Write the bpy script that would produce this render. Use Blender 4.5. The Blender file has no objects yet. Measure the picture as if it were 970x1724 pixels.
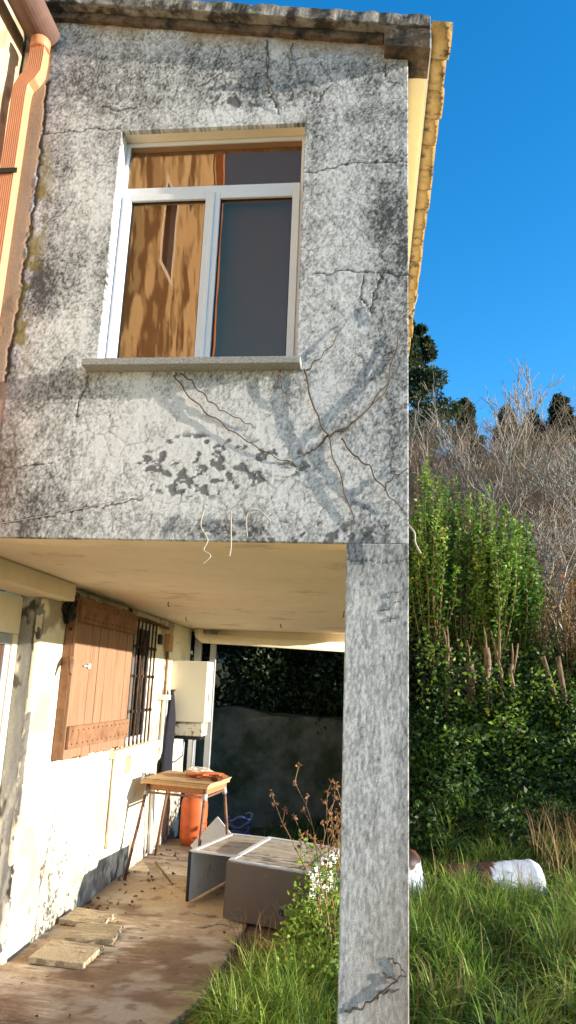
import bpy, math, random
import numpy as np
from mathutils import Vector, Matrix

random.seed(7)
rng = np.random.default_rng(7)
scene = bpy.context.scene
col = scene.collection

# ------------------------------------------------------------------ camera
def cam_axes(yaw, pitch, roll):
    cy, sy = math.cos(yaw), math.sin(yaw)
    f = Vector((sy*math.cos(pitch), cy*math.cos(pitch), math.sin(pitch)))
    r = Vector((cy, -sy, 0)); u = r.cross(f)
    cr, sr = math.cos(roll), math.sin(roll)
    return cr*r+sr*u, -sr*r+cr*u, f
cd = bpy.data.cameras.new('camera'); cam = bpy.data.objects.new('camera', cd); col.objects.link(cam)
r_, u_, f_ = cam_axes(math.radians(-6.4456), math.radians(13.4529), math.radians(2.2165))
cam.matrix_world = Matrix(((r_.x, u_.x, -f_.x, -.194), (r_.y, u_.y, -f_.y, -3.4), (r_.z, u_.z, -f_.z, 1.88), (0, 0, 0, 1)))
cd.sensor_fit = 'VERTICAL'; cd.sensor_height = 24; cd.lens = 24*1220/1724
cd.clip_start = .05; cd.clip_end = 6000
scene.camera = cam

# ------------------------------------------------------------------ light
SUN = Vector((1.0, -.108, .182)).normalized()          # towards the sun
elev = math.asin(SUN.z); azim = math.atan2(SUN.x, SUN.y)
w = bpy.data.worlds.new('World'); scene.world = w; w.use_nodes = True
nt = w.node_tree; bg = nt.nodes['Background']
sky = nt.nodes.new('ShaderNodeTexSky'); sky.sky_type = 'NISHITA'; sky.sun_disc = False
sky.sun_elevation = elev; sky.sun_rotation = azim
sky.air_density = 1.0; sky.dust_density = .2; sky.ozone_density = 3.0; sky.altitude = 200
hs = nt.nodes.new('ShaderNodeHueSaturation'); hs.inputs['Saturation'].default_value = 1.29; hs.inputs['Value'].default_value = 1.2
nt.links.new(sky.outputs[0], hs.inputs['Color']); nt.links.new(hs.outputs[0], bg.inputs[0]); bg.inputs[1].default_value = .135
sl = bpy.data.lights.new('sun', 'SUN'); sl.energy = 4.3; sl.angle = math.radians(.45); sl.color = (1, .90, .76)
so = bpy.data.objects.new('sun', sl); col.objects.link(so)
so.rotation_euler = SUN.to_track_quat('Z', 'Y').to_euler(); so.location = (20, -5, 8)
scene.view_settings.view_transform = 'Standard'; scene.view_settings.look = 'None'
scene.view_settings.gamma = 1; scene.view_settings.use_curve_mapping = False
scene.view_settings.exposure = 1.45

# ------------------------------------------------------------------ noise
def _h(i, j, s):
    n = (i*374761393+j*668265263+s*974711) & 0xffffffff
    n = ((n ^ (n >> 13))*1274126177) & 0xffffffff
    return ((n ^ (n >> 16)) & 0xffff)/65535.
def vn(x, y, s=0):
    x = np.asarray(x, float); y = np.asarray(y, float)
    xi = np.floor(x).astype(np.int64); yi = np.floor(y).astype(np.int64)
    fx = x-xi; fy = y-yi; fx = fx*fx*(3-2*fx); fy = fy*fy*(3-2*fy)
    a, b, c, d = _h(xi, yi, s), _h(xi+1, yi, s), _h(xi, yi+1, s), _h(xi+1, yi+1, s)
    return (a*(1-fx)+b*fx)*(1-fy)+(c*(1-fx)+d*fx)*fy
def fbm(x, y, o=4, s=0):
    t = 0; a = .5; n = 0
    for k in range(o):
        t = t+a*vn(x, y, s+k*17); n += a; a *= .5; x = np.asarray(x)*2.03+3.1; y = np.asarray(y)*2.03+1.7
    return t/n
def sst(a, b, x):
    t = np.clip((x-a)/(b-a), 0, 1); return t*t*(3-2*t)
def mix(c1, c2, m):
    m = np.asarray(m)[..., None]; return np.asarray(c1)*(1-m)+np.asarray(c2)*m
def line_mask(X, Z, pts, wdt, jit=.012, s=0):
    X = X+(vn(X*22, Z*22, s)-.5)*2*jit+(vn(X*70, Z*70, s+1)-.5)*jit
    Z = Z+(vn(X*22, Z*22, s+5)-.5)*2*jit+(vn(X*70, Z*70, s+6)-.5)*jit
    d = np.full(X.shape, 9.)
    for (a, b), (c, e) in zip(pts[:-1], pts[1:]):
        vx, vz = c-a, e-b; L = vx*vx+vz*vz+1e-9
        t = np.clip(((X-a)*vx+(Z-b)*vz)/L, 0, 1)
        d = np.minimum(d, np.hypot(X-a-t*vx, Z-b-t*vz))
    return 1-sst(wdt*.4, wdt*1.4, d)

# ------------------------------------------------------------------ materials
def mat(name, color=(.5, .5, .5), rough=.8, var=0., scale=8., bump=0., bscale=60., attr=False, spec=.3, metal=0.,
        color2=None, c2lo=.5, c2hi=.65, c2scale=6., trans=0., coords='Object', stretch=(1, 1, 1)):
    m = bpy.data.materials.new(name); m.use_nodes = True; n = m.node_tree.nodes; l = m.node_tree.links
    b = n['Principled BSDF']; b.inputs['Roughness'].default_value = rough; b.inputs['Metallic'].default_value = metal
    b.inputs['Specular IOR Level'].default_value = spec
    tc = n.new('ShaderNodeTexCoord'); mp = n.new('ShaderNodeMapping'); mp.inputs['Scale'].default_value = stretch
    l.new(tc.outputs[coords], mp.inputs[0]); co = mp.outputs[0]
    if attr:
        a = n.new('ShaderNodeAttribute'); a.attribute_name = 'Col'; c = a.outputs['Color']
    else:
        a = n.new('ShaderNodeRGB'); a.outputs[0].default_value = (*color, 1); c = a.outputs[0]
    if color2:
        t = n.new('ShaderNodeTexNoise'); t.inputs['Scale'].default_value = c2scale; t.inputs['Detail'].default_value = 8; t.inputs['Roughness'].default_value = .65
        l.new(co, t.inputs['Vector'])
        mr = n.new('ShaderNodeMapRange'); mr.inputs[1].default_value = c2lo; mr.inputs[2].default_value = c2hi; l.new(t.outputs['Fac'], mr.inputs[0])
        x = n.new('ShaderNodeMix'); x.data_type = 'RGBA'; l.new(mr.outputs[0], x.inputs[0]); l.new(c, x.inputs[6]); x.inputs[7].default_value = (*color2, 1); c = x.outputs[2]
    if var:
        t = n.new('ShaderNodeTexNoise'); t.inputs['Scale'].default_value = scale; t.inputs['Detail'].default_value = 6; t.inputs['Roughness'].default_value = .7
        l.new(co, t.inputs['Vector'])
        mr = n.new('ShaderNodeMapRange'); mr.inputs[1].default_value = .25; mr.inputs[2].default_value = .75; mr.inputs[3].default_value = 1-var; mr.inputs[4].default_value = 1+var*.6
        l.new(t.outputs['Fac'], mr.inputs[0])
        x = n.new('ShaderNodeVectorMath'); x.operation = 'SCALE'; l.new(c, x.inputs[0]); l.new(mr.outputs[0], x.inputs['Scale']); c = x.outputs[0]
    l.new(c, b.inputs['Base Color'])
    if bump:
        t = n.new('ShaderNodeTexNoise'); t.inputs['Scale'].default_value = bscale; t.inputs['Detail'].default_value = 5; t.inputs['Roughness'].default_value = .65
        l.new(co, t.inputs['Vector'])
        bp = n.new('ShaderNodeBump'); bp.inputs['Strength'].default_value = 1; bp.inputs['Distance'].default_value = bump
        l.new(t.outputs['Fac'], bp.inputs['Height']); l.new(bp.outputs[0], b.inputs['Normal'])
    if trans:
        tr = n.new('ShaderNodeBsdfTranslucent'); l.new(c, tr.inputs[0])
        ms = n.new('ShaderNodeMixShader'); ms.inputs[0].default_value = trans
        l.new(b.outputs[0], ms.inputs[1]); l.new(tr.outputs[0], ms.inputs[2]); l.new(ms.outputs[0], n['Material Output'].inputs[0])
    return m
def glass_mat(name, refl, tint, through):
    m = bpy.data.materials.new(name); m.use_nodes = True; n = m.node_tree.nodes; l = m.node_tree.links
    n.remove(n['Principled BSDF'])
    g = n.new('ShaderNodeBsdfGlossy'); g.inputs[0].default_value = (*tint, 1); g.inputs['Roughness'].default_value = .006
    tc = n.new('ShaderNodeTexCoord'); t = n.new('ShaderNodeTexNoise'); t.inputs['Scale'].default_value = 3.; t.inputs['Detail'].default_value = 1
    l.new(tc.outputs['Object'], t.inputs['Vector'])
    bp = n.new('ShaderNodeBump'); bp.inputs['Strength'].default_value = .5; bp.inputs['Distance'].default_value = .0022
    l.new(t.outputs['Fac'], bp.inputs['Height']); l.new(bp.outputs[0], g.inputs['Normal'])
    tr = n.new('ShaderNodeBsdfTransparent'); tr.inputs[0].default_value = (*through, 1)
    ms = n.new('ShaderNodeMixShader'); ms.inputs[0].default_value = refl
    l.new(tr.outputs[0], ms.inputs[1]); l.new(g.outputs[0], ms.inputs[2]); l.new(ms.outputs[0], n['Material Output'].inputs[0])
    return m
M = dict(
    stucco=mat('weathered_stucco', attr=True, rough=.95, var=.42, scale=190, bump=.0014, bscale=210, spec=.1),
    limewash=mat('lime_painted_wall', attr=True, rough=.9, var=.06, scale=30, bump=.002, bscale=40, spec=.15),
    ceiling=mat('cream_ceiling_paint', (.84, .73, .54), .85, .10, 3.2, .002, 30, color2=(.52, .38, .23), c2lo=.57, c2hi=.72, c2scale=2.6),
    eave=mat('cream_eave_paint', (.78, .68, .46), .8, .08, 7, .001, 40),
    slab=mat('lichen_roof_concrete', (.34, .31, .27), .95, .4, 30, .004, 50, color2=(.07, .062, .052), c2lo=.44, c2hi=.58, c2scale=9),
    slabdark=mat('sooty_roof_concrete', (.17, .12, .08), .95, .5, 20, .004, 50, color2=(.04, .033, .028), c2lo=.45, c2hi=.6, c2scale=8),
    tile=mat('lichen_clay_tile', (.50, .33, .13), .9, .25, 16, .003, 60, color2=(.09, .07, .045), c2lo=.53, c2hi=.66, c2scale=11),
    white=mat('white_window_metal', (.74, .74, .75), .4, .06, 6, spec=.5),
    granite=mat('granite_sill_stone', (.36, .35, .32), .7, .8, 160, .001, 160),
    blind=mat('brown_blind', (.60, .38, .28), .9, .08, 2),
    curtain=mat('brown_interior', (.22, .15, .11), .9, .1, 3),
    glass=glass_mat('bronze_glass', .30, (.50, .36, .22), (.9, .8, .7)),
    darkglass=glass_mat('dark_glass', .12, (.8, .8, .8), (.25, .22, .2)),
    copper=mat('copper_brown_gutter', (.16, .095, .075), .55, .3, 12, .001, 50, color2=(.42, .36, .2), c2lo=.58, c2hi=.66, c2scale=7),
    pvc=mat('terracotta_plastic_pipe', (.62, .25, .12), .5, .12, 9, spec=.4),
    grey=mat('grey_metal', (.36, .38, .4), .5, .15, 10),
    rustbar=mat('rusty_iron', (.06, .04, .03), .8, .5, 40, color2=(.16, .07, .03), c2scale=14),
    wood=mat('old_shutter_wood', (.30, .168, .10), .8, .3, 9, .001, 40, color2=(.17, .075, .035), c2lo=.56, c2hi=.74, c2scale=3.2, stretch=(3, 3, .35)),
    woodd=mat('brown_batten_wood', (.25, .13, .07), .8, .4, 12, .001, 40, color2=(.14, .06, .03), c2lo=.52, c2hi=.7, c2scale=7),
    board=mat('pale_plywood', (.50, .31, .16), .75, .2, 7, .0006, 50, color2=(.30, .17, .09), c2lo=.5, c2hi=.7, c2scale=4),
    boarde=mat('cut_board_edge', (.56, .34, .17), .8, .3, 30),
    chip=mat('chipboard', (.42, .19, .08), .9, .5, 60, .001, 90),
    rust=mat('rusted_steel_leg', (.20, .10, .06), .7, .4, 25, color2=(.08, .04, .03), c2scale=12),
    boiler=mat('cream_enamel', (.66, .62, .50), .45, .08, 3, color2=(.50, .44, .30), c2lo=.62, c2hi=.75, c2scale=5),
    boilerrust=mat('rust_flaked_enamel', (.62, .58, .46), .6, .1, 5, color2=(.33, .16, .05), c2lo=.52, c2hi=.6, c2scale=16),
    black=mat('black_plastic', (.015, .015, .017), .5, .2, 20),
    cloth=mat('dark_blue_cloth', (.014, .014, .022), .95, .3, 20, .003, 30),
    orange=mat('orange_bottle_paint', (.55, .11, .03), .5, .25, 8, color2=(.25, .07, .03), c2lo=.56, c2hi=.7, c2scale=9),
    rag=mat('orange_crumpled_wrap', (.58, .17, .06), .7, .3, 20, .002, 60),
    ragw=mat('white_crumpled_paper', (.75, .66, .56), .8, .15, 20, .002, 60),
    bluep=mat('blue_hose', (.03, .05, .14), .5, .2, 20),
    cabw=mat('white_laminate', (.66, .66, .65), .5, .07, 5, color2=(.42, .38, .31), c2lo=.6, c2hi=.72, c2scale=4),
    cabs=mat('stained_slat', (.50, .43, .33), .6, .25, 9, color2=(.30, .23, .15), c2lo=.5, c2hi=.66, c2scale=7),
    cabg=mat('taupe_laminate', (.16, .125, .105), .45, .12, 3, color2=(.30, .25, .21), c2lo=.66, c2hi=.72, c2scale=8),
    enamel=mat('white_enamel', (.75, .76, .78), .3, .05, 5, color2=(.22, .075, .03), c2lo=.60, c2hi=.64, c2scale=5),
    tankskin=mat('rusting_enamel', attr=True, rough=.55, var=.22, scale=14, bump=.003, bscale=30, spec=.35),
    rusty=mat('heavy_rust', (.16, .055, .025), .9, .5, 30, .002, 60),
    pebble=mat('pebbled_paving', (.48, .38, .24), .9, .5, 55, .004, 60),
    floor=mat('muddy_concrete', attr=True, rough=.85, var=.22, scale=26, bump=.004, bscale=26, spec=.25),
    soil=mat('earth', attr=True, rough=1, var=.4, scale=10, bump=.02, bscale=14, spec=.05),
    rwall=mat('mossy_concrete', (.085, .085, .068), .95, .5, 4, .006, 25, color2=(.03, .038, .018), c2lo=.45, c2hi=.62, c2scale=2.2),
    leaf=mat('leaf', attr=True, rough=.55, trans=.35, spec=.35),
    grass=mat('grass_blade', attr=True, rough=.55, trans=.35, spec=.35),
    bark=mat('cut_trunk_bark', (.23, .15, .09), .9, .7, 22, .010, 30, color2=(.08, .05, .03), c2lo=.5, c2hi=.65, c2scale=14, stretch=(1, 1, .3)),
    barkd=mat('dark_bark', (.10, .075, .055), .95, .4, 20, .004, 40),
    twig=mat('pale_bare_twig', attr=True, rough=.9, spec=.1),
    vine=mat('dead_vine_stem', (.115, .095, .078), .95, .4, 60, .001, 150),
    wire=mat('pale_wire', (.42, .38, .32), .6, .2, 30),
    orangewall=mat('cream_side_wall', (.70, .62, .46), .95, .2, 3, .004, 22, color2=(.25, .22, .15), c2lo=.52, c2hi=.66, c2scale=3),
    redwood=mat('dark_red_wood', (.10, .035, .02), .6, .3, 12),
)

# ------------------------------------------------------------------ object helpers
def link(o, parent=None):
    col.objects.link(o)
    if parent: o.parent = parent
    return o
def tag(o, label, cat, group=None, kind=None):
    if label: o['label'] = label
    if cat: o['category'] = cat
    if group: o['group'] = group
    if kind: o['kind'] = kind
    return o
def thing(name, label, cat, loc=(0, 0, 0), rz=0, group=None):
    o = bpy.data.objects.new(name, None); o.location = loc; o.rotation_euler = (0, 0, rz); o.empty_display_size = .1
    return tag(link(o), label, cat, group)
def npmesh(name, V, F, material, parent=None, C=None, smooth=False):
    V = np.asarray(V, np.float32); F = np.asarray(F, np.int32)
    me = bpy.data.meshes.new(name); k = F.shape[1]
    me.vertices.add(len(V)); me.vertices.foreach_set('co', V.ravel())
    me.loops.add(F.size); me.loops.foreach_set('vertex_index', F.ravel())
    me.polygons.add(len(F)); me.polygons.foreach_set('loop_start', np.arange(len(F), dtype=np.int32)*k)
    me.update(calc_edges=True); me.validate()
    if C is not None:
        a = me.color_attributes.new('Col', 'FLOAT_COLOR', 'POINT')
        C = np.asarray(C, np.float32); C = np.concatenate([np.clip(C, 0, 1), np.ones((len(C), 1), np.float32)], 1)
        a.data.foreach_set('color', C.ravel())
    if smooth: me.polygons.foreach_set('use_smooth', np.ones(len(F), bool))
    me.materials.append(material)
    return link(bpy.data.objects.new(name, me), parent)
class MB:
    def __init__(s): s.v = []; s.f = []
    def add(s, v, f):
        o = len(s.v); s.v += [tuple(p) for p in v]; s.f += [tuple(i+o for i in q) for q in f]; return s
    def box(s, a, b, mtx=None):
        (x0, y0, z0), (x1, y1, z1) = a, b
        v = [Vector(p) for p in ((x0, y0, z0), (x1, y0, z0), (x1, y1, z0), (x0, y1, z0), (x0, y0, z1), (x1, y0, z1), (x1, y1, z1), (x0, y1, z1))]
        if mtx: v = [mtx @ p for p in v]
        return s.add(v, [(0, 3, 2, 1), (4, 5, 6, 7), (0, 1, 5, 4), (1, 2, 6, 5), (2, 3, 7, 6), (3, 0, 4, 7)])
    def hexa(s, p): return s.add(p, [(0, 3, 2, 1), (4, 5, 6, 7), (0, 1, 5, 4), (1, 2, 6, 5), (2, 3, 7, 6), (3, 0, 4, 7)])
    def tube(s, pts, rad, n=6, caps=True):
        pts = [Vector(p) for p in pts]; k = len(pts); rad = rad if isinstance(rad, (list, tuple)) else [rad]*k
        v = []; prev = None
        for i, p in enumerate(pts):
            d = (pts[min(i+1, k-1)]-pts[max(i-1, 0)]).normalized()
            a = prev-d*prev.dot(d) if prev else d.orthogonal()
            if a.length < 1e-6: a = d.orthogonal()
            a.normalize(); b = d.cross(a); prev = a
            v += [p+rad[i]*(a*math.cos(t)+b*math.sin(t)) for t in (2*math.pi*j/n for j in range(n))]
        f = [(i*n+j, i*n+(j+1) % n, (i+1)*n+(j+1) % n, (i+1)*n+j) for i in range(k-1) for j in range(n)]
        if caps: f += [tuple(range(n-1, -1, -1)), tuple(range((k-1)*n, k*n))]
        return s.add(v, f)
    def lathe(s, prof, n=20, c=(0, 0, 0)):
        v = [(c[0]+r*math.cos(2*math.pi*j/n), c[1]+r*math.sin(2*math.pi*j/n), c[2]+z) for r, z in prof for j in range(n)]
        k = len(prof)
        f = [(i*n+j, i*n+(j+1) % n, (i+1)*n+(j+1) % n, (i+1)*n+j) for i in range(k-1) for j in range(n)]
        f += [tuple(range(n-1, -1, -1)), tuple(range((k-1)*n, k*n))]
        return s.add(v, f)
    def build(s, name, material, parent=None, bevel=0, smooth=False, segs=2):
        me = bpy.data.meshes.new(name); me.from_pydata(s.v, [], s.f); me.update(); me.materials.append(material)
        if smooth: me.polygons.foreach_set('use_smooth', [True]*len(me.polygons))
        o = link(bpy.data.objects.new(name, me), parent)
        if bevel:
            b = o.modifiers.new('bevel', 'BEVEL'); b.width = bevel; b.segments = segs; b.limit_method = 'ANGLE'
        return o
def axis_steps(vals, step):
    out = [vals[0]]
    for a, b in zip(vals[:-1], vals[1:]):
        n = max(1, int(round((b-a)/step))); out += [a+(b-a)*k/n for k in range(1, n+1)]
    return np.array(out)
def relief(name, A, B, to3, keep, disp, colr, material, parent, skirt=.03):
    """gridded sheet over axes A,B; to3(a,b,d) gives world points with relief d; border folded back by skirt"""
    a, b = np.meshgrid(A, B, indexing='ij'); d = disp(a, b); na, nb = a.shape
    idx = np.arange(na*nb).reshape(na, nb)
    ac, bc = (A[:-1, None]+A[1:, None])/2+0*B[None, :-1], (B[None, :-1]+B[None, 1:])/2+0*A[:-1, None]
    k = keep(ac, bc)
    q = np.stack([idx[:-1, :-1], idx[1:, :-1], idx[1:, 1:], idx[:-1, 1:]], -1)
    F = q[k]
    kp = np.pad(k, 1)
    sk = []
    for di, dj, e in ((-1, 0, (0, 3)), (1, 0, (2, 1)), (0, -1, (1, 0)), (0, 1, (3, 2))):
        nbk = kp[1+di:1+di+k.shape[0], 1+dj:1+dj+k.shape[1]]
        m = k & ~nbk; sk.append(np.stack([q[m][:, e[0]], q[m][:, e[1]]], -1))
    sk = np.concatenate(sk); V = to3(a, b, d).reshape(-1, 3); Vb = to3(a, b, d*0-skirt).reshape(-1, 3)
    F = np.concatenate([F, np.stack([sk[:, 0], sk[:, 1], sk[:, 1]+na*nb, sk[:, 0]+na*nb], -1)])
    C = colr(a, b, d).reshape(-1, 3); C = np.concatenate([C, C]); V = np.concatenate([V, Vb])
    u, inv = np.unique(F, return_inverse=True)
    return npmesh(name, V[u], inv.reshape(F.shape), material, parent, C[u])
def rodrigues(v, ax, t): return v*math.cos(t)+ax.cross(v)*math.sin(t)+ax*ax.dot(v)*(1-math.cos(t))

# ================================================================== SETTING
def bank(x, y):
    x = np.asarray(x, float); y = np.asarray(y, float)
    side = sst(-.25, .9, x+0*y)
    near = .06+.10*sst(.2, 2.5, x)+.05*(vn(x*1.3, y*1.3, 3)-.5)
    rise = 1.3*sst(4.6, 7.6, y)
    z = near+rise*side
    back = sst(7.45, 7.5, y)*1.4*(1-side)
    z = np.where(y > 7.4, z+back, z)
    soil = -.07+.055*sst(-1.32, -1.16, x)
    z = np.where((x < 0) & (y < 7.4), soil+(z-soil)*sst(-.95, -.3, x)*.6, z)
    hill = np.clip(y-9.5, 0, 22)*.52+np.clip(y-31.5, 0, 60)*.12
    return z+hill+np.where(y > 8, .25*(vn(x*.35, y*.35, 9)-.5), 0)
gx = np.concatenate([[-3000, -800, -250, -100, -50, -25, -14], np.arange(-9, -1.8, .3), np.arange(-1.8, .6, .06), np.arange(.6, 12, .3), np.arange(12, 40, 2), [60, 120, 300, 900, 3000]])
gy = np.concatenate([[-3000, -800, -200, -80, -40, -20, -12], np.arange(-8, 0, .8), np.arange(0, 7.2, .15), np.arange(7.2, 7.7, .05), np.arange(7.75, 14, .4), np.arange(14, 100, 3), [150, 400, 1200, 4000]])
X, Y = np.meshgrid(gx, gy, indexing='ij'); Z = bank(X, Y)
I = np.arange(X.size).reshape(X.shape)
F = np.stack([I[:-1, :-1], I[1:, :-1], I[1:, 1:], I[:-1, 1:]], -1).reshape(-1, 4)
gc = mix((.075, .05, .03), (.05, .065, .022), fbm(X*.9, Y*.9, 3, 4))
gc = np.where(((X < -.4) & (Y < 4.5) & (Y > -.5))[..., None], mix((.22, .145, .085), (.12, .085, .045), fbm(X*3, Y*3, 3, 14)), gc)
gc = np.where(((Y > 9))[..., None], mix((.17, .115, .065), (.10, .085, .04), fbm(X*.5, Y*.5, 3, 8)), gc)
gc = np.where(((Y < -.5))[..., None], mix((.10, .13, .04), (.16, .13, .07), fbm(X*.9, Y*.9, 3, 4)), gc)
tag(npmesh('ground', np.stack([X, Y, Z], -1).reshape(-1, 3), F, M['soil'], None, gc.reshape(-1, 3), True), 'earth and rough ground running up to the hillside', None, kind='structure')

# concrete floor of the carport
def floor_col(a, b, d):
    c = mix((.48, .34, .21), (.60, .46, .30), fbm(a*1.6, b*1.6, 4, 2))
    c = mix(c, (.27, .165, .095), sst(.48, .66, fbm(a*1.3+4, b*2.6, 5, 12))*.9)
    c = mix(c, (.70, .60, .45), sst(.56, .70, fbm(a*3.1+9, b*5.6, 4, 14))*.55)
    c = mix(c, (.20, .13, .08), sst(.60, .68, fbm(a*9, b*9, 4, 17))*.6)
    c = mix(c, (.26, .20, .075), sst(.56, .72, fbm(a*2.2, b*1.2, 3, 22))*sst(-1.9, -1.2, a)*.7)
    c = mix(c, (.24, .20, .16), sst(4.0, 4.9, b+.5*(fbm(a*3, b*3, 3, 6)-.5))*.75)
    c = mix(c, (.16, .10, .06), line_mask(a, b, [(-1.15, 3.0), (-1.35, 2.93), (-1.5, 2.8)], .012, .03, 3))
    c = mix(c, (.62, .50, .34), line_mask(a, b, [(-2.35, 5.0), (-2.0, 3.9), (-1.75, 3.2), (-1.6, 2.5)], .012, .02, 7)*.5)
    return c
def slab_keep(a, b):
    return (b < 5.95+.08*np.sin(a*7)) & (a < -1.13+.015*np.sin(b*5)-.12*sst(1.9, 1.1, b)+.05*(fbm(b*7, b*0, 3, 4)-.5)+np.where(b > 3.4, (b-3.4)*.4, 0))
o = relief('concrete_floor', axis_steps([-2.75, 0], .02), axis_steps([-.3, 7.38], .02), lambda a, b, d: np.stack([a, b, d], -1),
           slab_keep, lambda a, b: .008*(fbm(a*3, b*3, 4, 1)-.5)-.006*line_mask(a, b, [(-1.15, 3.0), (-1.35, 2.93), (-1.5, 2.8)], .012, .03, 3), floor_col, M['floor'], None, .09)
tag(o, 'brown muddy concrete floor of the open carport', None, kind='structure')

# ================================================================== HOUSE
house = thing('house', 'weathered grey stucco house with carport, white window and tiled eave', 'house', (-1.2, 0, 0))
HI = Matrix.Translation((1.2, 0, 0))
def hpart(o):
    o.matrix_parent_inverse = HI; return o
WX0, WX1, WZ0, WZ1 = -1.619, -.566, 3.481, 4.928
XL = -2.28
def roofz(x): return 5.395-.158*x                       # underside of the roof slab
BL = [(-1.3, 5.35, .6, .16, .26), (-.86, 5.13, .28, .09, .30), (-1.9, 5.15, .2, .35, .22), (-2.0, 3.95, .10, .16, .50), (-1.9, 4.05, .2, .3, .12),
      (-.10, 4.35, .13, .45, .38), (-.2, 5.2, .25, .12, .20), (-2.1, 2.85, .35, .3, .25), (-1.75, 3.35, .25, .12, .2), (-.05, 3.2, .12, .6, .26),
      (-.25, 4.95, .25, .06, .2), (-1.0, 5.0, .35, .08, -.22), (-1.05, 3.05, .6, .33, -.34), (-.4, 4.1, .1, .5, -.1), (-1.75, 4.5, .12, .3, -.12), (-.3, 2.75, .3, .2, -.1),
      (-.9, 2.62, .5, .05, .25), (-.35, 5.1, .18, .1, -.18)]
CR = [([(-2.1, 4.93), (-1.9, 4.95), (-1.65, 4.95)], .004), ([(-.56, 4.60), (-.3, 4.66), (0, 4.65)], .005), ([(-.80, 5.5), (-.79, 5.2), (-.72, 4.98)], .004),
      ([(-1.66, 3.44), (-1.68, 3.3), (-1.7, 3.2)], .005), ([(-2.11, 5.3), (-2.085, 4.7), (-2.09, 4.1), (-2.12, 3.4)], .011), ([(-.5, 3.98), (-.3, 4.0), (0, 3.97)], .004),
      ([(-.22, 3.98), (-.24, 3.85), (-.19, 3.75), (-.15, 3.98)], .004), ([(-.12, 5.3), (-.13, 5.17), (-.03, 5.15)], .004), ([(-1.75, 5.1), (-1.66, 5.06), (-1.6, 5.09)], .007),
      ([(-1.1, 5.5), (-1.05, 5.3), (-1.2, 5.2)], .003), ([(-.5, 5.35), (-.42, 5.2), (-.5, 5.05)], .003), ([(-2.1, 2.9), (-1.8, 2.94)], .003), ([(-2.2, 2.6), (-1.7, 2.68), (-1.3, 2.76)], .004)]
def craze(x, z, cell, s):
    """distance-to-edge style crack network"""
    gx_, gz_ = x/cell, z/cell
    xi, zi = np.floor(gx_).astype(np.int64), np.floor(gz_).astype(np.int64)
    d1 = np.full(x.shape, 9.); d2 = np.full(x.shape, 9.)
    for i in (-1, 0, 1):
        for j in (-1, 0, 1):
            px, pz = xi+i+_h(xi+i, zi+j, s), zi+j+_h(xi+i, zi+j, s+1)
            d = np.hypot(px-gx_, pz-gz_); d2 = np.minimum(d2, np.maximum(d, d1)); d1 = np.minimum(d1, d)
    return (d2-d1)*cell
def fa_masks(x, z):
    flk = sst(.56, .62, fbm(x*26, z*34, 3, 41))*np.clip(
        np.exp(-((x+1.05)/.3)**2-((z-2.93)/.16)**2)*1.25+np.exp(-((x+.85)/.32)**2-((z-5.15)/.10)**2)*1.2+np.exp(-((x+.62)/.25)**2-((z-2.95)/.10)**2)*.6
        + np.exp(-((x+.6)/.6)**2-((z-2.60)/.06)**2)*.9+np.exp(-((x+1.98)/.1)**2-((z-4.0)/.14)**2)*.9, 0, 1)
    flk = sst(.25, .5, flk)
    ck = np.zeros(x.shape)
    for i, (pts, wd) in enumerate(CR): ck = np.maximum(ck, line_mask(x, z, pts, wd, .012, i*3))
    net = (1-sst(.0, .006, craze(x+.02*fbm(x*20, z*20, 2, 3), z+.02*fbm(x*20, z*20, 2, 5), .11, 77)))*sst(.42, .6, fbm(x*2.2, z*2.2, 3, 55)+.18*(z > 5.0))
    return flk, ck, net
def fa_disp(x, z):
    flk, ck, net = fa_masks(x, z)
    d = .0016*(fbm(x*90, z*60, 3, 1)-.5)+.0014*(fbm(x*26, z*26, 3, 2)-.5)+.004*(fbm(x*2.6, z*2.6, 2, 3)-.5)
    d = d*np.where(x < -2.105, .35, 1)-.0015*flk-.004*ck-.0012*net-np.where(x < -2.105, .0015, 0)
    d = d+.012*np.exp(-((x+1.69)/.05)**2-((z-5.09)/.035)**2)
    return d
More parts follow.
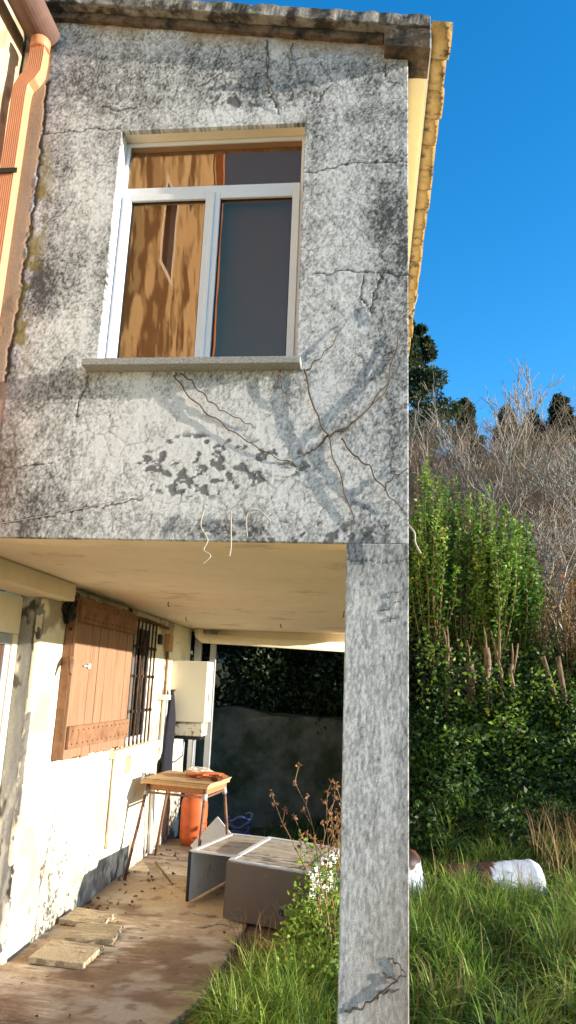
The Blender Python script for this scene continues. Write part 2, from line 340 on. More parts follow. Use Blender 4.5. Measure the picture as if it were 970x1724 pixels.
def fa_col(x, z, d):
    flk, ck, net = fa_masks(x, z)
    B = 0
    for bx, bz, sx, sz, am in BL: B = B+am*np.exp(-((x-bx)/sx)**2-((z-bz)/sz)**2)
    n1 = fbm(x*2.6, z*2.2, 4, 11); n2 = fbm(x*24, z*17, 4, 12); n3 = vn(x*120, z*75, 13)*.45+vn(x*230, z*170, 14)*.55
    streak = fbm(x*14, z*1.3, 3, 15)
    n4 = fbm(x*60, z*46, 3, 16); n5 = fbm(x*8, z*7, 4, 18)
    g = .385+.6*(n1-.5)+B*1.1+.40*(n2-.5)+.45*(n5-.5)+.45*(n4-.5)+1.25*(n3-.5)+.45*(streak-.5)
    c = mix((.72, .715, .70), (.40, .40, .392), sst(.05, .52, g)); c = mix(c, (.085, .084, .082), sst(.46, 1.0, g))
    c = mix(c, (.13, .13, .13), flk*.9)
    c = mix(c, (.05, .047, .043), np.maximum(ck*.9, net*.55))
    # damp yellow-green along the old joint
    ms = np.exp(-((x+2.06)/.05)**2)*sst(5.1, 4.4, z)*sst(3.3, 3.6, z)*sst(.4, .6, fbm(x*18, z*9, 3, 31))
    c = mix(c, (.24, .19, .05), np.clip(ms*1.1, 0, .85))
    br = np.exp(-((x+2.15)/.2)**2)*sst(3.5, 3.1, z)*.55; c = mix(c, (.26, .17, .09), br*(.4+.6*n2))
    rs = sst(.12, .0, roofz(x)-z)*sst(.35, .6, fbm(x*5, z*3, 3, 61)); c = mix(c, (.34, .22, .10), rs*.7)
    pl = mix((.70, .48, .33), (.54, .36, .22), fbm(x*6, z*5, 4, 33)); pl = mix(pl, (.10, .075, .04), sst(.55, .75, fbm(x*9, z*5, 4, 35))*sst(4.6, 3.4, z))
    c = np.where((x < -2.105+.02*(fbm(x*0+1, z*9, 3, 19)-.5))[..., None], mix(pl, (.05, .045, .04), ck*.9), c)
    return c
A = axis_steps([XL, WX0, WX1, 0], .006); Bz = axis_steps([2.55, WZ0, WZ1, 5.82], .006)
facade = hpart(relief('facade_wall', A, Bz, lambda a, b, d: np.stack([a, -d, b], -1),
        lambda a, b: ~((a > WX0) & (a < WX1) & (b > WZ0) & (b < WZ1)) & (b < roofz(a)+.03), fa_disp, fa_col, M['stucco'], house, .03))
core = MB()
core.box((XL, .028, 2.552), (WX0-.002, .2, 5.75)).box((WX1+.002, .028, 2.552), (-.002, .2, 5.41)).box((WX0-.002, .028, 2.552), (WX1+.002, .2, WZ0-.03)).box((WX0-.002, .028, WZ1+.002), (WX1+.002, .2, 5.48))
hpart(core.build('wall_core', M['ceiling'], house))
# pillar
def pi_disp(x, z): return .0018*(fbm(x*110, z*32, 3, 81)-.5)+.0012*(fbm(x*30, z*14, 3, 82)-.5)+.002*(fbm(x*4, z*2.5, 2, 83)-.5)-.003*line_mask(x, z, [(-.3, 2.47), (-.1, 2.46), (.02, 2.475)], .004, .006, 8)
def pi_col(x, z, d):
    n1 = fbm(x*3, z*1.3, 4, 91); n2 = fbm(x*46, z*13, 4, 92); n3 = vn(x*150, z*45, 93)
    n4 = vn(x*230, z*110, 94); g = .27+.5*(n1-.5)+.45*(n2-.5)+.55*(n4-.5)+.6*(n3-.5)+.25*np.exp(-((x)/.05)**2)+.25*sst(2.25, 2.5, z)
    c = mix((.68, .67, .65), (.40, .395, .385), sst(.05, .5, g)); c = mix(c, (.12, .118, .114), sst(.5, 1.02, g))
    c = mix(c, (.42, .33, .25), sst(1.7, .3, z+.5*(n1-.5))*.7*sst(-.36, -.05, x))
    return mix(c, (.06, .055, .05), line_mask(x, z, [(-.3, 2.47), (-.1, 2.46), (.02, 2.475)], .003, .006, 8)*.6)
pil = hpart(relief('pillar', axis_steps([-.292, 0], .0055), axis_steps([-.15, 2.549], .0065), lambda a, b, d: np.stack([a, -d, b], -1), lambda a, b: a < 9, pi_disp, pi_col, M['stucco'], house, .03))
def side_relief(xp, sgn, y0, y1, z0, z1, name):
    return hpart(relief(name, axis_steps([y0, y1], .02), axis_steps([z0, z1], .02), lambda a, b, d: np.stack([xp+sgn*d, a, b], -1) if sgn > 0 else np.stack([xp-d, a, b], -1),
                 lambda a, b: a < 99, lambda a, b: .004*(fbm(a*30, b*12, 3, 5)-.5), lambda a, b, d: mix((.55, .53, .5), (.2, .2, .19), sst(.35, .7, fbm(a*8, b*3, 4, 7))), M['stucco'], house, .02))
hpart(MB().box((-.288, .026, -.15), (-.004, .29, 2.549)).build('pillar_core', M['ceiling'], house))
# back pillar and carport ceiling
hpart(MB().box((-.29, 6.6, -.15), (-.004, 6.88, 2.58)).build('pillar', M['rwall'], house))
cv = MB().box((-2.75, .203, 2.585), (-.02, 6.95, 2.70)); hpart(cv.build('ceiling', M['ceiling'], house))
hpart(MB().box((-2.46, 6.62, 2.42), (-.3, 6.9, 2.584)).build('ceiling_beam', M['ceiling'], house))
# upper storey: right, back and left walls
ro = hpart(MB().box((-.2, .203, 2.703), (-.004, 6.9, 5.38)).box((-2.28, 6.7, 2.703), (-.203, 6.9, 5.38)).build('side_wall', M['eave'], house))
hpart(MB().box((-2.26, 2.6, 2.703), (-.204, 2.66, 5.36)).box((-2.28, .203, 2.703), (-2.2, 2.6, 5.5)).box((-2.199, .21, 5.30), (-.21, 2.6, 5.36)).build('room_lining', M['curtain'], house))
# inner wall beside the carport
WW = -2.57
GY0, GY1, GZ0, GZ1 = 3.55, 4.72, 1.25, 2.47
def iw_col(y, z, d):
    c = mix((.82, .76, .60), (.74, .66, .48), fbm(y*1.2, z*1.5, 3, 3))
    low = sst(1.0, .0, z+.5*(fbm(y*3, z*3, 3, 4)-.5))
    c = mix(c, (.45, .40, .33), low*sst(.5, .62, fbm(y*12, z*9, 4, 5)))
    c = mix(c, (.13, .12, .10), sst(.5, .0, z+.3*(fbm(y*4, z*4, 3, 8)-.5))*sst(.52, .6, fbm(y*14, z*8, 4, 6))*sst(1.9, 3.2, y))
    c = mix(c, (.34, .29, .22), sst(.60, .66, fbm(y*3, z*3, 4, 9))*.85)
    c = mix(c, (.40, .35, .27), sst(.56, .72, fbm(y*1.3+5, z*1.1, 4, 29))*.6)  # darker wall patches: stains, with faint dappled shade put into the colour
    c = mix(c, (.16, .14, .11), (1-sst(.0, .005, craze(y+.05*fbm(y*9, z*9, 2, 3), z+.05*fbm(y*9, z*9, 2, 5), .4, 78)))*.5)
    c = mix(c, (.40, .36, .30), np.exp(-((y-4.95)/.14)**2-((z-1.92)/.12)**2)*1.0)
    c = mix(c, (.30, .26, .21), np.clip(1.3*np.exp(-((y-4.85)/.1)**2-((z-1.32)/.09)**2), 0, 1))
    c = mix(c, (.34, .17, .10), line_mask(y, z, [(2.1, .27), (2.1, .22)], .02, .01, 4))
    return c
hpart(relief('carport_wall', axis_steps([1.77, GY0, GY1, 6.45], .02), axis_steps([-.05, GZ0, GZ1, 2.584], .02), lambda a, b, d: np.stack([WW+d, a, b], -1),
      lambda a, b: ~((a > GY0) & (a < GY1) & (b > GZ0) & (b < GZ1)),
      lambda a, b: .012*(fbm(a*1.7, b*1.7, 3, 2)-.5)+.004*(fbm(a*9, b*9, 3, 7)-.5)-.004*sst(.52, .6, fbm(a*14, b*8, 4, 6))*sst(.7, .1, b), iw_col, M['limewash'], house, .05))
def pl_col(x, z, d):
    c = mix((.40, .40, .38), (.26, .26, .25), fbm(x*14, z*4, 4, 3)); c = mix(c, (.62, .60, .54), sst(.52, .64, fbm(x*12, z*5, 4, 6)))
    return mix(c, (.10, .095, .08), sst(.6, .72, fbm(x*16, z*6, 4, 8)))
hpart(relief('pilaster', axis_steps([-2.76, WW], .008), axis_steps([-.05, 2.47], .012), lambda a, b, d: np.stack([a, 1.77-d, b], -1), lambda a, b: a < 9,
      lambda a, b: .006*(fbm(a*22, b*12, 4, 2)-.5), pl_col, M['stucco'], house, .03))
hpart(MB().box((-2.9, 1.80, -.05), (WW-.04, GY0-.003, 2.58)).box((-2.9, GY1+.003, -.05), (WW-.04, 6.45, 2.58)).box((-2.9, GY0-.003, -.05), (WW-.04, GY1+.003, GZ0-.003)).box((-2.9, GY0-.003, GZ1+.003), (WW-.04, GY1+.003, 2.58)).build('wall_core', M['ceiling'], house))
# room dark behind the barred window
hpart(MB().box((-3.4, 3.3, 1.0), (-3.36, 5.0, 2.6)).build('room_lining', M['curtain'], house))
# beam over the doorway, door wall, door
hpart(MB().box((-2.72, .203, 2.45), (-2.44, 2.02, 2.583)).build('beam', M['ceiling'], house, .008))
hpart(MB().box((-2.86, .203, 2.17), (-2.735, 1.77, 2.449)).build('lintel', M['ceiling'], house, .006))
dr = hpart(MB().box((-2.80, 1.60, 0), (-2.745, 1.68, 2.168)).box((-2.80, .3, 2.09), (-2.745, 1.598, 2.168)).box((-2.80, .3, 0), (-2.745, .38, 2.088)).build('door_frame', M['grey'], house, .006))
MB().box((-2.79, .38, .01), (-2.765, 1.6, 2.09)).build('door_leaf', M['redwood'], dr)
for a_, b_ in ((1.685, 1.765), (.0, .295)): hpart(MB().box((-2.86, a_, -.05), (-2.735, b_, 2.168)).build('door_jamb', M['ceiling'], house, .005))
# front wing of the house, perpendicular to the facade (seen at the left edge and mirrored in the glass)
def wg_col(y, z, d):
    c = mix((.60, .52, .38), (.44, .35, .22), fbm(y*1.5, z*1.2, 4, 3)); c = mix(c, (.12, .08, .04), sst(.46, .52, fbm(y*4.2, z*1.6, 5, 6))*sst(-.8, -1.3, y)*sst(-4.1, -3.9, y))
    return mix(c, (.30, .25, .16), sst(.56, .62, fbm(y*9, z*5, 4, 8)))
hpart(relief('wing_wall', axis_steps([-4.9, -3.1, -2.6, -.6, -.02], .03), axis_steps([-.05, 5.9, 6.95, 9.6], .03), lambda a, b, d: np.stack([XL+d, a, b], -1),
      lambda a, b: ~((a > -3.1) & (a < -2.6) & (b > 5.9) & (b < 6.95)) & ((b < 5.7) | (a < -.6)), lambda a, b: .01*(fbm(a*4, b*4, 3, 2)-.5)-.002, wg_col, M['limewash'], house, .1))
hpart(MB().box((-5.5, -4.88, -.05), (XL-.09, -.0, 5.68)).build('wing_core', M['ceiling'], house))
hpart(MB().box((-5.5, -4.88, 5.682), (XL-.09, -.62, 9.58)).build('wing_core', M['ceiling'], house))
ww = hpart(MB().box((XL-.08, -3.1, 5.9), (XL-.0, -3.03, 6.95)).box((XL-.08, -2.67, 5.9), (XL-.0, -2.6, 6.95)).box((XL-.08, -3.03, 5.9), (XL-.0, -2.67, 5.97)).box((XL-.08, -3.03, 6.88), (XL-.0, -2.67, 6.95)).build('window', M['white'], house))
MB().box((XL-.07, -3.03, 5.97), (XL-.06, -2.67, 6.88)).build('pane', M['darkglass'], ww)
hpart(MB().hexa([(-5.6, -5.1, 9.86), (-2.0, -5.1, 9.60), (-2.0, -.5, 9.60), (-5.6, -.5, 9.86), (-5.6, -5.1, 10.0), (-2.0, -5.1, 9.72), (-2.0, -.5, 9.72), (-5.6, -.5, 10.0)]).build('wing_roof', M['slab'], house))
hpart(MB().box((-2.6, -.598, 5.70), (-2.16, -.1, 5.78)).build('wing_eave', M['slab'], house))
# gutter
g = MB(); n = 16; y0, y1 = -.95, -.035; gv = []
for yy in (y0, y1):
    for rr in (.10, .09):
        gv += [(-2.15+rr*math.cos(math.pi+math.pi*k/n), yy, 5.60+rr*math.sin(math.pi+math.pi*k/n)) for k in range(n+1)]
m_ = n+1
gf = []
for k in range(n):
    gf += [(k, k+1, 2*m_+k+1, 2*m_+k), (m_+k, 3*m_+k, 3*m_+k+1, m_+k+1), (k, m_+k, m_+k+1, k+1), (2*m_+k, 2*m_+k+1, 3*m_+k+1, 3*m_+k)]
gf += [(0, 2*m_, 3*m_, m_), (n, m_+n, 3*m_+n, 2*m_+n)]
g.add(gv, gf); g.add([(-2.15+.1*math.cos(math.pi+math.pi*k/n), -.034, 5.60+.1*math.sin(math.pi+math.pi*k/n)) for k in range(n+1)], [tuple(range(n+1))])
gut = hpart(g.build('gutter', M['copper'], house))
def fluted(path, wx, wy, parent, name='downpipe'):
    prof = []
    def edge(x0, y0_, x1, y1_, nx, ny, k=7):
        for i in range(k*2):
            t = i/(k*2); d = -.003 if i % 2 else 0
            prof.append((x0+(x1-x0)*t+nx*d, y0_+(y1_-y0_)*t+ny*d))
    a, b = wx/2, wy/2
    edge(-a, -b, a, -b, 0, -1); edge(a, -b, a, b, 1, 0, 5); edge(a, b, -a, b, 0, 1); edge(-a, b, -a, -b, -1, 0, 5)
    v = []; N = len(prof)
    for (cx, cy_, cz, tl) in path:
        v += [(cx+px*math.cos(tl), cy_+py, cz-px*math.sin(tl)) for px, py in prof]
    f = [(i*N+j, i*N+(j+1) % N, (i+1)*N+(j+1) % N, (i+1)*N+j) for i in range(len(path)-1) for j in range(N)]
    return hpart(MB().add(v, f).build(name, M['pvc'], parent))
dp = fluted([(-2.115, -.12, 5.44, 0), (-2.112, -.12, 5.33, 0), (-2.115, -.12, 5.245, .25), (-2.135, -.12, 5.205, .75), (-2.165, -.12, 5.175, .75), (-2.182, -.12, 5.135, .25), (-2.186, -.12, 5.06, 0), (-2.186, -.12, 0, 0)], .082, .07, house)
cl = MB().lathe([(.050, 0), (.056, .005), (.056, .06), (.048, .07)], 18, (-2.115, -.12, 5.40)).build('pipe_collar', M['pvc'], dp, smooth=True)
cl.matrix_parent_inverse = Matrix.Translation((0, 0, 0))
for zz in (4.55, 3.2):
    MB().box((-2.25, -.165, zz), (-2.125, -.158, zz+.03)).box((-2.27, -.165, zz), (-2.243, -.08, zz+.03)).build('pipe_bracket', M['black'], dp)
fluted([(-2.2, -4.6, 9.6, 0), (-2.2, -4.6, 0, 0)], .10, .08, house)
# roof edge
def slabq(x0, x1, ya, yb, t0, t1):
    return [(x0, ya, roofz(x0)+t0), (x1, ya, roofz(x1)+t0), (x1, yb, roofz(x1)+t0), (x0, yb, roofz(x0)+t0), (x0, ya, roofz(x0)+t1), (x1, ya, roofz(x1)+t1), (x1, yb, roofz(x1)+t1), (x0, yb, roofz(x0)+t1)]
def rough_slab(name, x0, x1, ya, yb, t0, t1, material, parent, seed, amp=.006):
    xs = axis_steps([x0, x1], .02); s = MB(); v = []
    for i, x in enumerate(xs):
        j = lambda k: amp*2*(float(vn(np.array(x*25.), np.array(k*7.3), seed))-.5)
        v += [(x, ya+j(0), roofz(x)+t0+j(1)), (x, ya+j(2), roofz(x)+t1+j(3)), (x, yb, roofz(x)+t1), (x, yb, roofz(x)+t0)]
    f = []
    for i in range(len(xs)-1):
        a = i*4
        f += [(a, a+4, a+5, a+1), (a+1, a+5, a+6, a+2), (a+2, a+6, a+7, a+3), (a+3, a+7, a+4, a)]
    f += [(0, 1, 2, 3), tuple(len(v)-4+k for k in (3, 2, 1, 0))]
    return hpart(s.add(v, f).build(name, material, parent, .004, segs=1))
roof = rough_slab('roof', -2.7, .118, -.095, 6.95, .058, .135, M['slab'], house, 3)
rough_slab('cornice', -2.6, -.136, -.035, .12, 0.006, .056, M['slabdark'], house, 5)
rough_slab('cornice', -.134, .116, -.088, .12, -.085, .056, M['slabdark'], house, 6)
sf = hpart(MB().box((.001, .122, 5.305), (.114, 6.95, 5.325)).build('eave_soffit', M['eave'], house))
hpart(MB().box((.115, -.09, 5.29), (.122, 6.95, 5.45)).build('drip_edge', M['white'], house))
# canal tiles along the eave, seen from below
for k in range(31):
    yc = -.02+.225*k; tb = MB(); nn = 8; rr = random.Random(k)
    wv = .118; L0, L1 = .124, .228+rr.uniform(-.008, .008); dz = rr.uniform(-.006, .006); v = []
    for xx, sh in ((L0, 0), ((L0+L1)/2, -.01), (L1, -.018)):
        for rad in (1., .86):
            v += [(xx, yc-wv*math.cos(math.pi*q/nn)*rad, 5.425+dz+sh-.045*math.sin(math.pi*q/nn)*rad-.005*rr.random()) for q in range(nn+1)]
    m2 = nn+1; f = []
    for q in range(nn):
        for s_ in (0, 1):
            b0, b1 = s_*2*m2, (s_+1)*2*m2
            f += [(b0+q, b0+q+1, b1+q+1, b1+q), (b0+m2+q, b1+m2+q, b1+m2+q+1, b0+m2+q+1)]
        f += [(q, m2+q, m2+q+1, q+1), (4*m2+q, 4*m2+q+1, 5*m2+q+1, 5*m2+q)]
    o = tb.add(v, f).build('roof_tile', M['tile'], roof, smooth=True); 
rt = MB().box((.1225, -.1, 5.428), (.222, 6.95, 5.446)).build('tile_bedding', M['tile'], roof)
MB().box((.2225, -.1, 5.40), (.228, .05, 5.45)).build('verge_strip', M['white'], roof)
# ------------------------------------------------------------------ big window
FO = .024
win = hpart(MB().box((WX0+.002, .095, WZ0), (WX0+FO, .15, WZ1)).box((WX1-FO, .095, WZ0), (WX1-.002, .15, WZ1)).box((WX0+FO, .095, WZ1-FO), (WX1-FO, .15, WZ1)).box((WX0+FO, .095, WZ0), (WX1-FO, .15, WZ0+.034)).build('window', M['white'], house, .003))
# parts of the window are built in world coordinates and hang under it
XM = (WX0+WX1)/2+.012; ZT = 4.592
def wsub(mb, name, m, bev=.003):
    return mb.build(name, m, win, bev)
wsub(MB().box((WX0+FO+.001, .090, ZT-.022), (WX1-FO-.001, .148, ZT+.026)), 'transom', M['white'])
for x0, x1 in ((WX0+FO+.001, XM-.002), (XM+.002, WX1-FO-.001)):
    z0, z1, t = WZ0+.035, ZT-.023, .040
    wsub(MB().box((x0, .082, z0), (x0+t, .135, z1)).box((x1-t, .082, z0), (x1, .135, z1)).box((x0+t, .082, z0), (x1-t, .135, z0+t)).box((x0+t, .082, z1-t), (x1-t, .135, z1)), 'sash', M['white'])
    wsub(MB().box((x0+t, .106, z0+t), (x1-t, .112, z1-t)), 'pane', M['glass'], 0)
    g_ = .006
    wsub(MB().box((x0+t, .098, z0+t), (x0+t+g_, .1055, z1-t)).box((x1-t-g_, .098, z0+t), (x1-t, .1055, z1-t)).box((x0+t+g_, .098, z0+t), (x1-t-g_, .1055, z0+t+g_)).box((x0+t+g_, .098, z1-t-g_), (x1-t-g_, .1055, z1-t)), 'gasket', M['black'], 0)
wsub(MB().box((WX0+FO, .106, ZT+.027), (WX1-FO, .112, WZ1-FO-.001)), 'pane', M['glass'], 0)
wsub(MB().box((WX0+.004, .165, WZ0+.01), (WX1-.004, .172, WZ1-.01)), 'blind', M['blind'], 0)
wsub(MB().box((XM-.011, .075, WZ0+.045), (XM+.011, .0815, ZT-.030)), 'astragal', M['white'])
wsub(MB().box((WX0-.047, -.092, WZ0-.041), (WX1+.03, .03, WZ0-.003)).box((WX0+.001, .031, WZ0-.041), (WX1-.001, .084, WZ0-.003)), 'sill', M['granite'], .004)
wsub(MB().box((WX0-.0005, .031, WZ0), (WX0+.0015, .199, WZ1)), 'reveal', M['white'], 0)

# ------------------------------------------------------------------ shutter on carport wall
sh = hpart(MB().box((-2.565, 2.19, 1.26), (-2.497, 3.64, 2.52)).build('shutter', M['woodd'], house, .003))
ys = np.linspace(2.19, 3.65, 9)
for i in range(8):
    a, b = ys[i]+.003, ys[i+1]-.003; dz = .012*math.sin(i*2.3)
    MB().box((-2.496+.004*math.sin(i*3.1), a, 1.26+dz), (-2.474+.003*math.sin(i*5), b, 2.52+dz*.5)).build('plank', M['wood'], sh, .003)
for z0, z1 in ((2.31, 2.49), (1.34, 1.51)):
    bt = MB().box((-2.470, 2.20, z0), (-2.446, 3.64, z1)).build('batten', M['woodd'], sh, .004)
    for i in range(26):
        yy = 2.26+1.32*(i % 13)/12; zz = z0+.035 if i < 13 else z1-.035
        MB().lathe([(.007, -.001), (.007, .004), (.003, .006)], 6).build('nail', M['rustbar'], bt).matrix_basis = Matrix.Translation((-2.446, yy, zz)) @ Matrix.Rotation(math.pi/2, 4, 'Y')
MB().box((-2.472, 2.40, 1.965), (-2.462, 2.52, 1.978)).box((-2.474, 2.50, 1.95), (-2.464, 2.56, 1.995)).build('latch', M['grey'], sh, .002)
MB().tube([(-2.50, 2.19, 2.02), (-2.47, 2.13, 1.98), (-2.44, 2.08, 1.90)], [.03, .026, .012], 8).build('hinge_bracket', M['rust'], sh)
# barred window
gr = hpart(MB().box((-2.66, GY0, GZ0), (-2.61, GY1, GZ0+.05)).box((-2.66, GY0, GZ1-.05), (-2.61, GY1, GZ1)).box((-2.66, GY1-.05, GZ0+.05), (-2.61, GY1, GZ1-.05)).box((-2.66, 4.18, GZ0+.05), (-2.61, 4.24, GZ1-.05)).build('barred_window', M['white'], house, .004))
MB().box((-2.642, GY0, GZ0+.05), (-2.636, GY1-.05, GZ1-.05)).build('pane', M['darkglass'], gr)
for yy in np.linspace(3.60, 4.66, 9):
    b = MB().tube([(-2.545, yy, GZ0-.02), (-2.545, yy, GZ1+.03)], .011, 8).build('bar', M['rustbar'], gr, smooth=True)
    for zz in (1.55, 1.9, 2.2): MB().box((-2.56, yy-.017, zz), (-2.53, yy+.017, zz+.03)).build('collar', M['rustbar'], b)
MB().box((-2.57, 3.5, GZ1+.012), (-2.52, 4.76, GZ1+.022)).build('top_rail', M['rustbar'], gr)
MB().box((-2.58, 3.5, GZ0-.10), (-2.49, 4.98, GZ0-.025)).build('sill', M['limewash'] if 0 else M['ceiling'], gr, .01)
# wall plinth block, conduits and junction boxes
hpart(MB().box((-2.575, 4.0, .98), (-2.50, 4.96, 1.148)).build('wall_block', M['boiler'], house, .008))
hpart(MB().tube([(-2.55, 3.7, 2.56), (-2.545, 3.8, 2.50), (-2.545, 4.3, 2.51), (-2.545, 5.15, 2.49)], .018, 8).build('conduit', M['rust'], house, smooth=True))
cd_ = hpart(MB().box((-2.575, 5.10, 2.22), (-2.50, 5.26, 2.42)).build('junction_box', M['board'], house, .006))
hpart(MB().tube([(-2.54, 5.18, 2.22), (-2.54, 5.18, 1.70)], .016, 8).build('conduit', M['rust'], house, smooth=True))
hpart(MB().tube([(-2.54, 5.18, 1.70), (-2.54, 5.18, 1.08), (-2.54, 5.12, 1.02), (-2.53, 4.9, 1.0)], .022, 8).build('conduit', M['boiler'], house, smooth=True))
hpart(MB().tube([(-2.54, 5.30, 1.72), (-2.54, 5.30, .95)], .018, 8).build('conduit', M['grey'], house, smooth=True))
hpart(MB().box((-2.568, 5.02, 1.66), (-2.50, 5.34, 1.72)).build('pipe_clamp', M['boiler'], house, .006))
hpart(MB().tube([(-2.548, 3.62, 1.2), (-2.548, 3.62, .35)], .016, 8).build('conduit', M['ceiling'], house, smooth=True))
hpart(MB().tube([(-2.55, 4.9, .9), (-2.54, 5.0, .8), (-2.54, 5.05, .03)], .03, 10).build('conduit', M['white'], house, smooth=True))
hpart(MB().tube([(-2.548, 2.3, 2.55), (-2.54, 2.6, 2.50), (-2.54, 3.2, 2.47), (-2.545, 3.7, 2.555)], .006, 6).build('cable', M['rust'], house))
hpart(MB().box((-2.57, 4.80, 2.28), (-2.53, 4.92, 2.40)).build('meter_socket', M['black'], house, .02))
for hx, hy in ((-2.0, 3.1), (-1.2, 5.2), (-2.2, 4.6)): hpart(MB().tube([(hx, hy, 2.586), (hx, hy, 2.55), (hx+.015, hy, 2.54)], .005, 6).build('ceiling_hook', M['rustbar'], house))
hpart(MB().tube([(-.32, 3.4, 2.575), (-.40, 3.4, 2.572), (-.405, 3.38, 2.52), (-.42, 3.38, 2.50)], .005, 6).build('cable', M['rust'], house))
# back door frame and drain pipe under the ceiling
hpart(MB().box((-2.52, 6.46, .0), (-2.42, 6.52, 2.58)).box((-2.30, 6.46, .0), (-2.22, 6.52, 2.58)).build('door_post', M['bluep'] if 0 else M['grey'], house, .005))
hpart(MB().tube([(-2.45, 6.35, 2.58), (-2.44, 6.35, 2.50), (-2.38, 6.36, 2.455), (-2.25, 6.36, 2.45), (-.32, 6.50, 2.40)], .062, 16).build('drain_pipe', M['ceiling'], house, smooth=True))

# retaining wall behind
rw = MB(); xs = np.arange(-4.5, 1.01, .25); v = []
for x in xs:
    t = 1.47+.05*math.sin(x*2.1)+.03*math.sin(x*5.3)
    v += [(x, 7.40+.02*math.sin(x*4), -.3), (x, 7.42+.02*math.sin(x*3+1), t), (x, 7.62, t+.02), (x, 7.62, -.3)]
f = []
for i in range(len(xs)-1):
    a = i*4; f += [(a, a+4, a+5, a+1), (a+1, a+5, a+6, a+2), (a+2, a+6, a+7, a+3), (a+3, a+7, a+4, a)]
f += [(0, 1, 2, 3), tuple(len(v)-4+k for k in (3, 2, 1, 0))]
tag(rw.add(v, f).build('retaining_wall', M['rwall']), 'dark mossy concrete retaining wall behind the carport', 'wall')

# ================================================================== THINGS IN THE CARPORT
# gas water heater
t = thing('water_heater', 'cream box water heater with rust-flaked base on the carport wall', 'water heater', (-2.33, 5.72, 1.2))
TI = Matrix.Translation((2.33, -5.72, -1.2))
def under(o, inv): o.matrix_parent_inverse = inv; return o
cs = under(MB().box((-2.565, 5.55, 1.40), (-2.12, 5.90, 2.13)).build('casing', M['boiler'], t, .012), TI)
MB().box((-2.121, 5.66, 1.62), (-2.117, 5.70, 1.74)).build('slot', M['black'], cs)
MB().lathe([(.012, 0), (.012, .03), (.006, .035)], 10).build('knob', M['black'], cs).matrix_basis = Matrix.Translation((-2.52, 5.55, 1.77)) @ Matrix.Rotation(math.pi/2, 4, 'X')
under(MB().box((-2.53, 5.57, 1.24), (-2.15, 5.88, 1.397)).build('base_box', M['boilerrust'], t, .008), TI)
under(MB().box((-2.52, 5.58, 1.20), (-2.17, 5.87, 1.238)).build('burner_tray', M['black'], t, .004), TI)
under(MB().tube([(-2.40, 5.72, 1.22), (-2.40, 5.72, 1.0), (-2.5, 5.72, .92), (-2.56, 5.72, .92)], .012, 8).tube([(-2.28, 5.72, 1.22), (-2.28, 5.72, .95), (-2.3, 5.75, .85)], .012, 8).build('water_pipe', M['grey'], t, smooth=True), TI)
# hanging coat
cv = []; cf = []; nl, nr = 14, 12
for i in range(nl):
    t_ = i/(nl-1); z = 1.78-t_*1.12; wd = .03+.13*min(1, t_*2.4)**.7+.03*t_
    for j in range(nr):
        an = 2*math.pi*j/nr; fold = 1+.22*math.sin(an*4+t_*3)*min(1, t_*3)
        cv.append((-2.51+.05*math.cos(an)*fold*min(1, .3+t_*2), 5.42+wd*math.sin(an)*fold+.02*math.sin(t_*5), z+.02*math.sin(an*3)*t_))
cf = [(i*nr+j, i*nr+(j+1) % nr, (i+1)*nr+(j+1) % nr, (i+1)*nr+j) for i in range(nl-1) for j in range(nr)]+[tuple(range(nr-1, -1, -1)), tuple(range((nl-1)*nr, nl*nr))]
tag(MB().add(cv, cf).build('hanging_coat', M['cloth'], smooth=True), 'dark coat hanging on the carport wall beside the water heater', 'coat')
# gas bottle
t = thing('gas_bottle', 'orange gas bottle standing behind the work table', 'gas bottle', (-2.22, 5.75, 0))
MB().lathe([(.12, 0), (.13, .03), (.155, .06), (.16, .1), (.16, .44), (.15, .50), (.11, .56), (.05, .59)], 24).build('cylinder', M['orange'], t, smooth=True)
MB().lathe([(.11, .555), (.115, .56), (.115, .66), (.105, .66)], 24).build('collar', M['orange'], t)
MB().lathe([(.02, .585), (.02, .63), (.03, .63), (.03, .65)], 12).build('valve', M['grey'], t)
# work table (stacked boards on a splayed trestle frame)
t = thing('work_table', 'makeshift work table of stacked boards on splayed rusty legs', 'table', (-2.08, 4.5, 0))
TI = Matrix.Translation((2.08, -4.5, 0))
c1, c2, c3, c4 = (-2.47, 4.28), (-1.72, 4.06), (-1.62, 4.72), (-2.40, 5.02)
def plate(off, z0, z1, ins=0.0):
    p = []
    mx, my = -2.05, 4.52
    for z in (z0, z1):
        for (x, y) in (c1, c2, c3, c4): p.append((mx+(x-mx)*(1-ins)+off[0], my+(y-my)*(1-ins)+off[1], z))
    return MB().hexa(p)
for off, z0, z1, ins, mm in (((0, 0), .878, .892, 0, 'board'), ((.015, .012), .893, .903, .01, 'board'), ((-.008, .004), .852, .876, .0, 'boarde')):
    under(plate(off, z0, z1, ins).build('board', M[mm], t, .002), TI)
under(plate((0, .02), .79, .85, .09).build('chipboard_apron', M['chip'], t, .002), TI)
for (tx, ty), (fx, fy) in (((-2.40, 4.30), (-2.47, 3.99)), ((-1.76, 4.12), (-1.78, 4.0)), ((-1.68, 4.68), (-1.62, 4.9)), ((-2.34, 4.94), (-2.48, 5.08))):
    lg = under(MB().tube([(tx, ty, .85), (fx, fy, .004)], .016, 8).build('leg', M['rust'], t, smooth=True), TI)
    MB().tube([(tx, ty, .80), (tx+(fx-tx)*.12, ty+(fy-ty)*.12, .74)], .026, 10).build('clamp', M['grey'], lg, smooth=True)
under(MB().tube([(-2.41, 4.27, .77), (-1.755, 4.10, .77)], .012, 8).tube([(-1.755, 4.10, .77), (-1.68, 4.70, .77)], .012, 8).build('rail', M['rust'], t, smooth=True), TI)
under(MB().box((-2.475, 4.285, .84), (-2.445, 4.30, .95)).build('bolt', M['grey'], t), TI)
